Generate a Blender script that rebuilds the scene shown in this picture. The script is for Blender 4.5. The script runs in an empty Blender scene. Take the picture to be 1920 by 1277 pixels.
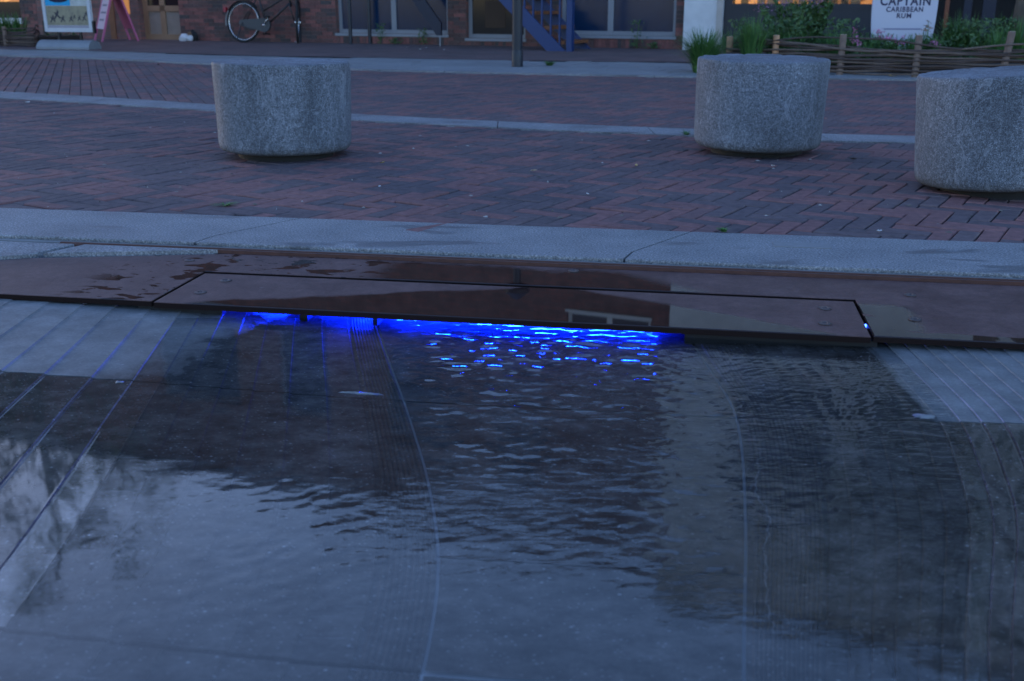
import bpy, math, random
import numpy as np
from mathutils import Vector, Matrix, Euler

random.seed(7)
rng = np.random.default_rng(7)
S = bpy.context.scene
COL = S.collection
R = math.radians

# ------------------------------------------------------------------ camera
FPX, CAMH = 2000.0, 0.77
PITCH = math.atan(646.5 / FPX)
cd = bpy.data.cameras.new('camera')
cam = bpy.data.objects.new('camera', cd)
COL.objects.link(cam)
cam.location = (0, 0, CAMH)
cam.rotation_euler = (math.pi / 2 - PITCH, 0, 0)
cd.sensor_fit = 'HORIZONTAL'
cd.sensor_width = 36
cd.lens = 36 * FPX / 1920
cd.clip_start = 0.05
cd.clip_end = 600
cd.dof.use_dof = True
cd.dof.focus_distance = 3.3
cd.dof.aperture_fstop = 5.6
S.camera = cam

# ------------------------------------------------------------------ sky and sun (dusk)
W = bpy.data.worlds.new('World')
S.world = W
W.use_nodes = True
wt = W.node_tree
bg = wt.nodes['Background']
sky = wt.nodes.new('ShaderNodeTexSky')
sky.sky_type = 'NISHITA'
sky.sun_disc = False
sky.sun_elevation = R(7.0)
sky.sun_rotation = R(-40)
sky.air_density = 1.0
sky.dust_density = 0.45
sky.ozone_density = 2.4
tint = wt.nodes.new('ShaderNodeMix')           # cool camera white balance
tint.data_type = 'RGBA'
tint.blend_type = 'MULTIPLY'
tint.inputs[0].default_value = 1.0
tint.inputs[7].default_value = (1.0, 0.985, 1.23, 1)
wt.links.new(sky.outputs[0], tint.inputs[6])
wt.links.new(tint.outputs[2], bg.inputs[0])
bg.inputs[1].default_value = 0.15
sl = bpy.data.lights.new('sun', 'SUN')
sl.energy = 0.005
sl.angle = R(12)
sl.color = (1.0, 0.93, 0.85)
sun = bpy.data.objects.new('sun', sl)
COL.objects.link(sun)
sun.rotation_euler = Euler((R(83), 0, R(180 + 40)))
S.view_settings.view_transform = 'Standard'
S.view_settings.look = 'None'
S.view_settings.gamma = 1.0
S.view_settings.exposure = 1.9
S.view_settings.use_curve_mapping = False
S.cycles.use_denoising = True
S.cycles.max_bounces = 8
S.cycles.transparent_max_bounces = 12
S.cycles.caustics_reflective = True
S.cycles.sample_clamp_indirect = 6.0


def G(x, y, z=0.0):
    """ground point (at height z) seen at pixel x,y of the 1920x1277 photograph"""
    u = (x - 960) / FPX
    v = -(y - 638.5) / FPX
    c, s = math.cos(PITCH), math.sin(PITCH)
    d = (u, c + v * s, -s + v * c)
    t = (z - CAMH) / d[2]
    return (d[0] * t, d[1] * t)


# ------------------------------------------------------------------ node helpers
class NT:
    def __init__(self, name):
        self.m = bpy.data.materials.new(name)
        self.m.use_nodes = True
        self.t = self.m.node_tree
        self.b = self.t.nodes['Principled BSDF']
        self.out = self.t.nodes['Material Output']

    def n(self, typ, **kw):
        nd = self.t.nodes.new('ShaderNode' + typ)
        for k, v in kw.items():
            setattr(nd, k, v)
        return nd

    def set(self, sock, val):
        if isinstance(val, bpy.types.NodeSocket):
            self.t.links.new(val, sock)
        elif isinstance(val, (tuple, list)) and len(val) == 3 and sock.type == 'RGBA':
            sock.default_value = (*val, 1)
        else:
            sock.default_value = val

    def obj(self):
        return self.n('TexCoord').outputs['Object']

    def pos(self):
        return self.n('NewGeometry').outputs['Position']

    def noise(self, vec, scale, detail=4, rough=0.55, dist=0.0):
        nd = self.n('TexNoise')
        self.set(nd.inputs['Vector'], vec)
        nd.inputs['Scale'].default_value = scale
        nd.inputs['Detail'].default_value = detail
        nd.inputs['Roughness'].default_value = rough
        nd.inputs['Distortion'].default_value = dist
        return nd.outputs['Fac']

    def mapv(self, vec, scale=(1, 1, 1), loc=(0, 0, 0), rot=(0, 0, 0)):
        nd = self.n('Mapping')
        self.set(nd.inputs['Vector'], vec)
        nd.inputs['Scale'].default_value = scale
        nd.inputs['Location'].default_value = loc
        nd.inputs['Rotation'].default_value = rot
        return nd.outputs[0]

    def ramp(self, fac, stops):
        nd = self.n('ValToRGB')
        self.set(nd.inputs[0], fac)
        el = nd.color_ramp.elements
        while len(el) < len(stops):
            el.new(0.5)
        for e, (p, c) in zip(el, stops):
            e.position = p
            e.color = (*c, 1) if isinstance(c, (tuple, list)) else (c, c, c, 1)
        return nd.outputs[0]

    def rng(self, v, a, b, c=0.0, d=1.0, smooth=True):
        nd = self.n('MapRange')
        nd.interpolation_type = 'SMOOTHSTEP' if smooth else 'LINEAR'
        self.set(nd.inputs[0], v)
        for i, x in enumerate((a, b, c, d)):
            self.set(nd.inputs[i + 1], x)
        return nd.outputs[0]

    def math(self, op, a, b=0.0, clamp=False):
        nd = self.n('Math', operation=op, use_clamp=clamp)
        self.set(nd.inputs[0], a)
        self.set(nd.inputs[1], b)
        return nd.outputs[0]

    def mix(self, fac, a, b, mode='MIX'):
        nd = self.n('Mix', data_type='RGBA', blend_type=mode)
        self.set(nd.inputs[0], fac)
        self.set(nd.inputs[6], a)
        self.set(nd.inputs[7], b)
        return nd.outputs[2]

    def sep(self, vec):
        nd = self.n('SeparateXYZ')
        self.set(nd.inputs[0], vec)
        return nd.outputs

    def bump(self, h, strength=0.3, dist=0.01, normal=None):
        nd = self.n('Bump')
        nd.inputs['Strength'].default_value = strength
        nd.inputs['Distance'].default_value = dist
        self.set(nd.inputs['Height'], h)
        if normal is not None:
            self.set(nd.inputs['Normal'], normal)
        return nd.outputs[0]

    def attr(self, name):
        return self.n('Attribute', attribute_name=name).outputs['Fac']

    def bs(self, **kw):
        for k, v in kw.items():
            self.set(self.b.inputs[k.replace('_', ' ')], v)
        return self.m


def plain(name, col, rough=0.6, metal=0.0, var=0.25, scale=6.0, bump=0.0, **kw):
    t = NT(name)
    f = t.noise(t.obj(), scale, 5, 0.6)
    c = t.mix(f, tuple(x * (1 - var) for x in col), tuple(min(1, x * (1 + var)) for x in col))
    t.bs(Base_Color=c, Roughness=rough, Metallic=metal, **kw)
    if bump:
        t.bs(Normal=t.bump(t.noise(t.obj(), scale * 6, 4), bump, 0.01))
    return t.m


M = {}


def mat_granite():
    t = NT('granite')
    p = t.pos()
    g1 = t.noise(p, 250, 3, 0.6)
    g2 = t.noise(p, 75, 4, 0.6)
    st = t.noise(t.mapv(p, (1, 1, 0.30)), 4.5, 6, 0.62, 0.8)
    big = t.noise(p, 2.6, 4, 0.55)
    drip = t.noise(t.mapv(p, (1, 1, 0.06)), 16, 3, 0.6)
    vein = t.noise(t.mapv(p, (1, 1, 0.35)), 7, 4, 0.5, 1.6)
    vein = t.rng(t.math('ABSOLUTE', t.math('SUBTRACT', vein, 0.53)), 0.0, 0.02, 1, 0)
    c = t.ramp(g1, [(0.30, (0.045, 0.050, 0.056)), (0.44, (0.115, 0.122, 0.132)), (0.56, (0.195, 0.203, 0.215)), (0.70, (0.40, 0.41, 0.425))])
    c2 = t.ramp(g2, [(0.35, (0.62, 0.62, 0.62)), (0.62, (1.15, 1.15, 1.15))])
    c = t.mix(1.0, c, c2, 'MULTIPLY')
    c3 = t.ramp(st, [(0.3, (0.58, 0.60, 0.62)), (0.52, (0.96, 0.96, 0.96)), (0.75, (1.25, 1.25, 1.24))])
    c = t.mix(1.0, c, c3, 'MULTIPLY')
    c = t.mix(t.math('MULTIPLY', vein, 0.30), c, (0.40, 0.41, 0.42))
    c = t.mix(1.0, c, t.ramp(big, [(0.3, (0.80, 0.80, 0.80)), (0.7, (1.12, 1.12, 1.12))]), 'MULTIPLY')
    c = t.mix(t.math('MULTIPLY', t.rng(drip, 0.56, 0.70), 0.28), c, (0.07, 0.072, 0.075))
    c = t.mix(1.0, c, (0.92, 0.98, 1.06), 'MULTIPLY')
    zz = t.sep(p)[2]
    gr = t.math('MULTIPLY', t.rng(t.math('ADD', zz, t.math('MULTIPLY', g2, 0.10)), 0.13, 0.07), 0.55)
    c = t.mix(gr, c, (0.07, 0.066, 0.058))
    t.bs(Base_Color=c, Roughness=0.75, Normal=t.bump(g1, 0.35, 0.003))
    return t.m


def mat_kerb():
    t = NT('kerb_granite')
    p = t.pos()
    g1 = t.noise(p, 150, 4, 0.7)
    sm = t.noise(p, 3.0, 5, 0.6)
    c = t.ramp(g1, [(0.32, (0.085, 0.09, 0.095)), (0.5, (0.205, 0.21, 0.215)), (0.68, (0.40, 0.40, 0.41))])
    c = t.mix(1.0, c, t.ramp(sm, [(0.3, (0.70, 0.72, 0.74)), (0.65, (1.08, 1.08, 1.08))]), 'MULTIPLY')
    # wet / dirty stains
    sx = t.noise(t.mapv(p, (1.4, 4.5, 1), rot=(0, 0, R(9.6))), 1.5, 5, 0.55, 0.4)
    stain = t.rng(sx, 0.575, 0.64)
    c = t.mix(t.math('MULTIPLY', stain, 0.62), c, (0.07, 0.07, 0.075))
    t.bs(Base_Color=c, Roughness=t.rng(stain, 0, 1, 0.72, 0.45, False), Normal=t.bump(g1, 0.5, 0.004))
    return t.m


def mat_brick_pave():
    t = NT('paving_brick')
    p = t.pos()
    a = t.attr('tone')
    c = t.ramp(a, [(0.0, (0.088, 0.082, 0.088)), (0.34, (0.120, 0.104, 0.109)), (0.5, (0.140, 0.104, 0.106)), (0.68, (0.178, 0.108, 0.104)), (0.88, (0.205, 0.120, 0.114)), (1.0, (0.15, 0.096, 0.094))])
    n1 = t.noise(p, 26, 6, 0.65)
    n2 = t.noise(p, 1.3, 4, 0.55)
    c = t.mix(1.0, c, t.ramp(n1, [(0.28, (0.66, 0.66, 0.68)), (0.7, (1.22, 1.2, 1.2))]), 'MULTIPLY')
    c = t.mix(1.0, c, t.ramp(n2, [(0.3, (0.80, 0.82, 0.86)), (0.7, (1.12, 1.1, 1.08))]), 'MULTIPLY')
    c = t.mix(1.0, c, (1.13, 0.985, 0.96), 'MULTIPLY')
    t.bs(Base_Color=c, Roughness=0.75, Specular_IOR_Level=0.22, Normal=t.bump(n1, 0.35, 0.006))
    return t.m


def mat_facade_brick(name='facade_brick'):
    t = NT(name)
    x, y, z = t.sep(t.obj())
    cv = t.n('CombineXYZ')
    t.set(cv.inputs[0], t.math('ADD', x, y))
    t.set(cv.inputs[1], z)
    b = t.n('TexBrick')
    t.set(b.inputs['Vector'], cv.outputs[0])
    b.inputs['Scale'].default_value = 1
    b.inputs['Brick Width'].default_value = 0.21
    b.inputs['Row Height'].default_value = 0.0625
    b.inputs['Mortar Size'].default_value = 0.006
    b.inputs['Color1'].default_value = (0.26, 0.105, 0.085, 1)
    b.inputs['Color2'].default_value = (0.15, 0.085, 0.075, 1)
    b.inputs['Mortar'].default_value = (0.12, 0.105, 0.095, 1)
    n = t.noise(t.obj(), 4, 5, 0.6)
    c = t.mix(1.0, b.outputs[0], t.ramp(n, [(0.3, 0.7), (0.7, 1.2)]), 'MULTIPLY')
    t.bs(Base_Color=c, Roughness=0.85)
    return t.m


def mat_single_brick():
    t = NT('wall_brick')
    a = t.attr('tone')
    c = t.ramp(a, [(0.0, (0.075, 0.060, 0.058)), (0.4, (0.12, 0.068, 0.060)), (0.75, (0.20, 0.078, 0.066)), (1.0, (0.26, 0.10, 0.085))])
    n = t.noise(t.pos(), 30, 5, 0.6)
    low = t.noise(t.pos(), 2.5, 4, 0.6)
    c = t.mix(1.0, c, t.ramp(n, [(0.3, 0.7), (0.7, 1.2)]), 'MULTIPLY')
    c = t.mix(1.0, c, t.ramp(low, [(0.3, 0.72), (0.7, 1.15)]), 'MULTIPLY')
    t.bs(Base_Color=c, Roughness=0.85, Normal=t.bump(n, 0.3, 0.005))
    return t.m


# the joint line between the first and second row of basin stones
def J1(x):
    return 2.130 - 0.137 * x


WATER_Z = -0.0520


def mat_basin():
    t = NT('basin_stone')
    p = t.pos()
    x, y, z = t.sep(p)
    n1 = t.noise(p, 9, 6, 0.6)
    n2 = t.noise(p, 120, 3, 0.6)
    n3 = t.noise(p, 2.2, 5, 0.6, 0.5)
    base = t.ramp(n1, [(0.25, (0.100, 0.103, 0.104)), (0.5, (0.158, 0.161, 0.163)), (0.75, (0.215, 0.219, 0.221))])
    base = t.mix(1.0, base, t.ramp(n3, [(0.3, 0.72), (0.7, 1.2)]), 'MULTIPLY')
    base = t.mix(1.0, base, t.ramp(n2, [(0.3, 0.85), (0.7, 1.12)]), 'MULTIPLY')
    # shell flecks of the blue limestone
    v = t.n('TexVoronoi')
    t.set(v.inputs['Vector'], t.mapv(p, (1, 1.6, 1), rot=(0, 0, 0.5)))
    v.inputs['Scale'].default_value = 48
    fleck = t.rng(t.math('ADD', v.outputs['Distance'], t.math('MULTIPLY', n2, 0.12)), 0.10, 0.26, 1, 0)
    v2 = t.n('TexVoronoi')
    t.set(v2.inputs['Vector'], t.mapv(p, (1, 1.3, 1), rot=(0, 0, 1.1)))
    v2.inputs['Scale'].default_value = 120
    s2 = t.n('SeparateColor')
    t.set(s2.inputs[0], v2.outputs['Color'])
    fine = t.math('MULTIPLY', t.rng(v2.outputs['Distance'], 0.12, 0.34, 1, 0), t.rng(s2.outputs[1], 0.6, 0.9))
    sel = t.n('SeparateColor')
    t.set(sel.inputs[0], v.outputs['Color'])
    fleck = t.math('MULTIPLY', fleck, t.rng(sel.outputs[0], 0.62, 0.9))
    # chalk-white crack wandering over the right hand stone
    cx = t.noise(t.mapv(p, (0.01, 1, 0.01)), 2.4, 7, 0.66)
    crackx = t.math('ADD', t.math('MULTIPLY', y, 0.20), t.math('ADD', 0.035, t.math('MULTIPLY', cx, 0.13)))
    crack = t.rng(t.math('ABSOLUTE', t.math('SUBTRACT', x, crackx)), 0.0004, 0.0016, 1, 0)
    crack = t.math('MULTIPLY', crack, t.math('MULTIPLY', t.rng(y, 1.22, 1.30), t.rng(y, 2.0, 1.75)))
    # wetness
    d1 = t.math('SUBTRACT', y, t.math('ADD', 2.130, t.math('MULTIPLY', x, -0.137)))
    row1 = t.rng(d1, -0.004, 0.004)
    wob = t.math('MULTIPLY', t.math('SUBTRACT', n3, 0.5), 0.9)
    wl = t.rng(t.math('ADD', t.math('ADD', x, wob), t.math('MULTIPLY', d1, -0.35)), -1.02, -0.80)
    wr = t.rng(t.math('ADD', x, t.math('MULTIPLY', wob, 0.07)), 0.855, 0.885, 1, 0)
    wet1 = t.math('MULTIPLY', wl, wr)
    wet = t.math('SUBTRACT', 1, t.math('MULTIPLY', row1, t.math('SUBTRACT', 1, wet1)), True)
    wetc = t.mix(1.0, base, (0.41, 0.365, 0.335), 'MULTIPLY')
    c = t.mix(wet, base, wetc)
    c = t.mix(t.math('MULTIPLY', fleck, 0.62), c, (0.36, 0.37, 0.38))
    c = t.mix(t.math('MULTIPLY', fine, 0.45), c, (0.26, 0.265, 0.27))
    n4 = t.noise(t.mapv(p, (16, 24, 1), rot=(0, 0, 0.4)), 1.0, 7, 0.72)
    c = t.mix(t.rng(wet, 0, 1, 0.25, 1.0, False), c, t.mix(1.0, c, t.ramp(n4, [(0.32, 0.50), (0.5, 0.95), (0.7, 1.5)]), 'MULTIPLY'))
    scr = t.noise(t.mapv(p, (3, 60, 1), rot=(0, 0, 0.35)), 3.0, 3, 0.6)
    c = t.mix(t.math('MULTIPLY', t.rng(scr, 0.66, 0.74), 0.25), c, (0.30, 0.31, 0.32))
    c = t.mix(t.math('MULTIPLY', crack, 0.26), c, (0.36, 0.37, 0.38))
    rough = t.rng(wet, 0, 1, 0.62, 0.45, False)
    above = t.rng(z, WATER_Z - 0.0012, WATER_Z - 0.0004)
    cn = t.noise(t.mapv(p, (1, 0.5, 1)), 22, 3, 0.5)
    t.bs(Base_Color=c, Roughness=rough, Normal=t.bump(n2, 0.15, 0.003),
         Coat_Weight=t.math('MULTIPLY', wet, above), Coat_Roughness=0.04, Coat_IOR=1.36,
         Coat_Normal=t.bump(cn, 0.10, 0.0006), Specular_IOR_Level=t.rng(wet, 0, 0.8, 0.4, 0.0, False))
    return t.m


def mat_water():
    t = NT('water')
    fr = t.n('Fresnel')
    bf = t.n('NewGeometry').outputs['Backfacing']
    t.set(fr.inputs['IOR'], t.rng(bf, 0, 1, 1.56, 1 / 1.56, False))
    p = t.pos()
    x, y, z = t.sep(p)
    flow = t.math('MULTIPLY', t.rng(x, -0.45, 0.05), t.rng(y, 1.15, 1.75))
    flow = t.math('MULTIPLY', flow, t.rng(t.noise(t.mapv(p, (0.6, 1, 1)), 4.5, 3, 0.5), 0.35, 0.62, 0.25, 1.0))
    flow = t.math('ADD', 0.05, flow)
    mb = t.noise(t.mapv(p, (0.30, 1, 1), rot=(0, 0, 0.16)), 55, 3, 0.6, 0.4)
    nrm = t.bump(t.math('MULTIPLY', mb, flow), 1.0, 0.0013)
    t.set(fr.inputs['Normal'], nrm)
    gl = t.n('BsdfGlossy')
    gl.inputs['Roughness'].default_value = 0.04
    t.set(gl.inputs['Normal'], nrm)
    tr = t.n('BsdfTransparent')
    tr.inputs[0].default_value = (0.94, 0.96, 0.97, 1)
    mx = t.n('MixShader')
    t.set(mx.inputs[0], fr.outputs[0])
    t.t.links.new(tr.outputs[0], mx.inputs[1])
    t.t.links.new(gl.outputs[0], mx.inputs[2])
    t.t.links.new(mx.outputs[0], t.out.inputs[0])
    return t.m


def mat_corten(lid):
    """weathered steel with a wet film; object coords: x along the edge, y away from the basin"""
    t = NT('wet_lid_steel' if lid else 'weathered_steel')
    p = t.obj()
    x, y, z = t.sep(p)
    n1 = t.noise(p, 7, 6, 0.65)
    n2 = t.noise(p, 140, 3, 0.6)
    c = t.ramp(n1, [(0.25, (0.078, 0.038, 0.034)), (0.5, (0.112, 0.062, 0.056)), (0.75, (0.152, 0.088, 0.080))])
    c = t.mix(1.0, c, t.ramp(n2, [(0.3, 0.80), (0.7, 1.18)]), 'MULTIPLY')
    rs_ = t.noise(t.mapv(p, (30, 3, 1), rot=(0, 0, 0.7)), 2.0, 5, 0.7)
    c = t.mix(t.math('MULTIPLY', t.rng(rs_, 0.60, 0.75), 0.35), c, (0.17, 0.115, 0.10))
    rs2 = t.noise(p, 34, 6, 0.7)
    c = t.mix(1.0, c, t.ramp(rs2, [(0.3, 0.72), (0.7, 1.22)]), 'MULTIPLY')
    wob = t.math('SUBTRACT', t.noise(t.mapv(p, (1, 1, 1)), 3.0, 5, 0.6), 0.5)
    if lid:
        edge = t.math('ADD', t.math('MULTIPLY', x, 0.36), t.math('ADD', 0.33, t.math('MULTIPLY', wob, 0.12)))
        edge2 = t.math('ADD', t.math('MULTIPLY', x, -0.46), t.math('ADD', 0.39, t.math('MULTIPLY', wob, 0.10)))
        w1 = t.rng(t.math('SUBTRACT', edge, y), 0.0, 0.03)
        w2 = t.rng(t.math('SUBTRACT', edge2, y), 0.0, 0.03)
        wet = t.math('MULTIPLY', w1, w2)
    else:
        pz = t.noise(t.mapv(p, (1.0, 1.9, 1)), 8.5, 4, 0.5, 0.4)
        spots = t.math('MAXIMUM', t.rng(pz, 0.555, 0.595), t.rng(t.noise(t.mapv(p, (1.0, 1.7, 1)), 24, 2, 0.5), 0.655, 0.68))
        spots = t.math('MULTIPLY', spots, t.math('MULTIPLY', t.rng(x, -1.35, -1.2), t.rng(x, -0.25, -0.45)))
        pr = t.noise(t.mapv(p, (1.0, 1.6, 1)), 9, 4, 0.55, 0.4)
        right = t.math('MULTIPLY', t.rng(pr, 0.40, 0.44), t.math('MULTIPLY', t.rng(x, 1.05, 1.0), t.math('MULTIPLY', t.rng(x, 0.88, 0.89), t.rng(y, 0.31, 0.27))))
        front = t.math('MULTIPLY', t.rng(t.math('ADD', y, t.math('MULTIPLY', wob, 0.06)), 0.05, 0.04), t.rng(x, 0.88, 0.89))
        mid = t.math('MULTIPLY', t.rng(t.math('ADD', y, t.math('MULTIPLY', wob, 0.25)), 0.56, 0.50), t.math('MULTIPLY', t.rng(x, -0.55, -0.42), t.rng(t.math('ADD', x, t.math('MULTIPLY', y, 1.2)), 0.95, 0.82)))
        wet = t.math('MAXIMUM', t.math('MAXIMUM', spots, right), t.math('MAXIMUM', front, mid))
    rim = t.rng(z, -0.0014, -0.0027)
    c = t.mix(wet, c, t.mix(1.0, c, (0.20, 0.17, 0.165), 'MULTIPLY'))
    c = t.mix(rim, c, (0.018, 0.011, 0.010))
    wet = t.math('MULTIPLY', wet, t.math('SUBTRACT', 1.0, rim))
    sp = t.noise(t.mapv(p, (1, 2.2, 1)), 11, 3, 0.5)
    c = t.mix(t.math('MULTIPLY', t.rng(sp, 0.74, 0.78), 0.35), c, (0.32, 0.31, 0.31))
    t.bs(Base_Color=c, Roughness=t.rng(n1, 0.3, 0.7, 0.42, 0.55, False), Specular_IOR_Level=t.math('MULTIPLY', t.rng(rim, 0, 1, 0.24, 0.05, False), t.math('SUBTRACT', 1.0, wet)),
         Normal=t.bump(n2, 0.3, 0.003), Coat_Weight=wet, Coat_Roughness=0.02, Coat_IOR=1.42)
    return t.m


def emis(name, col, strength):
    t = NT(name)
    t.bs(Base_Color=(0.02, 0.02, 0.02), Emission_Color=col, Emission_Strength=strength)
    return t.m


def mat_shop_interior(name, c1, c2, strength):
    t = NT(name)
    p = t.obj()
    v = t.n('TexVoronoi')
    t.set(v.inputs['Vector'], t.mapv(p, (1.5, 1, 3)))
    v.inputs['Scale'].default_value = 2.0
    s = t.n('SeparateColor')
    t.set(s.inputs[0], v.outputs['Color'])
    c = t.mix(s.outputs[0], c1, c2)
    t.bs(Base_Color=(0.1, 0.06, 0.03), Emission_Color=c, Emission_Strength=strength)
    return t.m


def mat_leaf(name, c1, c2, rough=0.55):
    t = NT(name)
    a = t.attr('tone')
    c = t.mix(a, c1, c2)
    t.bs(Base_Color=c, Roughness=rough)
    return t.m


M['granite'] = mat_granite()
M['kerb'] = mat_kerb()
M['pbrick'] = mat_brick_pave()
M['fbrick'] = mat_facade_brick()
M['brick1'] = mat_single_brick()
M['basin'] = mat_basin()
M['water'] = mat_water()
M['steel'] = mat_corten(False)
M['lid'] = mat_corten(True)
M['sand'] = plain('joint_sand', (0.055, 0.050, 0.046), 0.95, scale=20)
M['lime'] = plain('lime_joint', (0.26, 0.265, 0.27), 0.6, scale=14)
M['conc'] = plain('concrete', (0.23, 0.225, 0.215), 0.8, scale=5, bump=0.3)
M['tile'] = plain('concrete_tile', (0.21, 0.22, 0.225), 0.75, scale=1.5, var=0.3)
M['asphalt'] = plain('asphalt', (0.055, 0.055, 0.055), 0.9)
M['rust'] = plain('rust', (0.085, 0.032, 0.022), 0.7, scale=30, var=0.5)
M['dark'] = plain('dark_gap', (0.012, 0.012, 0.013), 0.8)
M['darkmetal'] = plain('dark_blue_paint', (0.010, 0.015, 0.024), 0.45)
M['blackmetal'] = plain('black_paint', (0.012, 0.012, 0.014), 0.35)
M['bluepaint'] = plain('blue_paint', (0.008, 0.035, 0.13), 0.45, var=0.15)
M['navy'] = plain('navy_paint', (0.008, 0.012, 0.03), 0.5)
M['tread'] = plain('brown_tread', (0.20, 0.075, 0.03), 0.7, scale=12)
M['white'] = plain('white_paint', (0.62, 0.62, 0.60), 0.6, var=0.06)
M['frame'] = plain('window_frame_grey', (0.23, 0.24, 0.26), 0.5, var=0.1)
M['glass'] = plain('dark_blue_glazing', (0.006, 0.024, 0.062), 0.16, var=0.2)
M['glass2'] = plain('dark_clear_glazing', (0.018, 0.019, 0.02), 0.10, var=0.4, scale=2)
M['chrome'] = plain('chrome', (0.55, 0.55, 0.56), 0.25, 0.9)
M['rubber'] = plain('rubber', (0.012, 0.012, 0.012), 0.8)
M['wood'] = plain('fence_stake', (0.19, 0.13, 0.10), 0.85, scale=20, var=0.35)
M['freshwood'] = plain('fresh_cut_stake', (0.50, 0.27, 0.15), 0.8, scale=20, var=0.2)
M['cutwood'] = plain('cut_end', (0.52, 0.40, 0.30), 0.8)
M['twig'] = plain('wicker_twig', (0.080, 0.054, 0.044), 0.85, scale=9, var=0.5)
M['twig2'] = plain('wicker_twig_pale', (0.14, 0.098, 0.074), 0.85, scale=9, var=0.5)
M['soil'] = plain('soil', (0.03, 0.022, 0.016), 0.95)
M['door'] = plain('door_timber', (0.28, 0.17, 0.10), 0.55, var=0.12)
M['bark'] = plain('bark', (0.12, 0.10, 0.08), 0.9, scale=18, var=0.4, bump=0.6)
M['pink'] = plain('pink_board', (0.48, 0.10, 0.20), 0.6, var=0.08)
M['pinkpale'] = plain('pale_pink_board', (0.52, 0.40, 0.46), 0.6, var=0.05)
M['grass'] = mat_leaf('grass_blade', (0.03, 0.10, 0.022), (0.09, 0.20, 0.04))
M['leaf'] = mat_leaf('leaf', (0.028, 0.07, 0.02), (0.08, 0.15, 0.045))
M['treeleaf'] = mat_leaf('tree_leaf', (0.03, 0.06, 0.022), (0.10, 0.16, 0.05))
M['pinkflower'] = mat_leaf('pink_petal', (0.50, 0.10, 0.28), (0.62, 0.25, 0.42))
M['purpleflower'] = mat_leaf('dusky_purple_petal', (0.20, 0.08, 0.16), (0.34, 0.17, 0.28))
M['seedhead'] = mat_leaf('seed_head', (0.22, 0.13, 0.09), (0.34, 0.22, 0.16))
M['yellowleaf'] = plain('dead_leaf', (0.55, 0.36, 0.14), 0.7)
M['paper'] = plain('white_paper', (0.62, 0.62, 0.62), 0.7, var=0.08)
M['sign'] = plain('sign_white', (0.50, 0.50, 0.58), 0.45, var=0.04)
M['ink'] = plain('navy_ink', (0.02, 0.02, 0.07), 0.5)
M['redink'] = plain('red_ink', (0.35, 0.02, 0.04), 0.5)


def mat_pane():
    t = NT('shop_glass')
    fr = t.n('Fresnel')
    gl = t.n('BsdfGlossy')
    gl.inputs['Roughness'].default_value = 0.02
    tr = t.n('BsdfTransparent')
    mx = t.n('MixShader')
    t.set(mx.inputs[0], fr.outputs[0])
    t.t.links.new(tr.outputs[0], mx.inputs[1])
    t.t.links.new(gl.outputs[0], mx.inputs[2])
    t.t.links.new(mx.outputs[0], t.out.inputs[0])
    return t.m


M['clearpane'] = mat_pane()
M['led'] = emis('blue_led', (0.002, 0.03, 1.0), 16.0)


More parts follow.
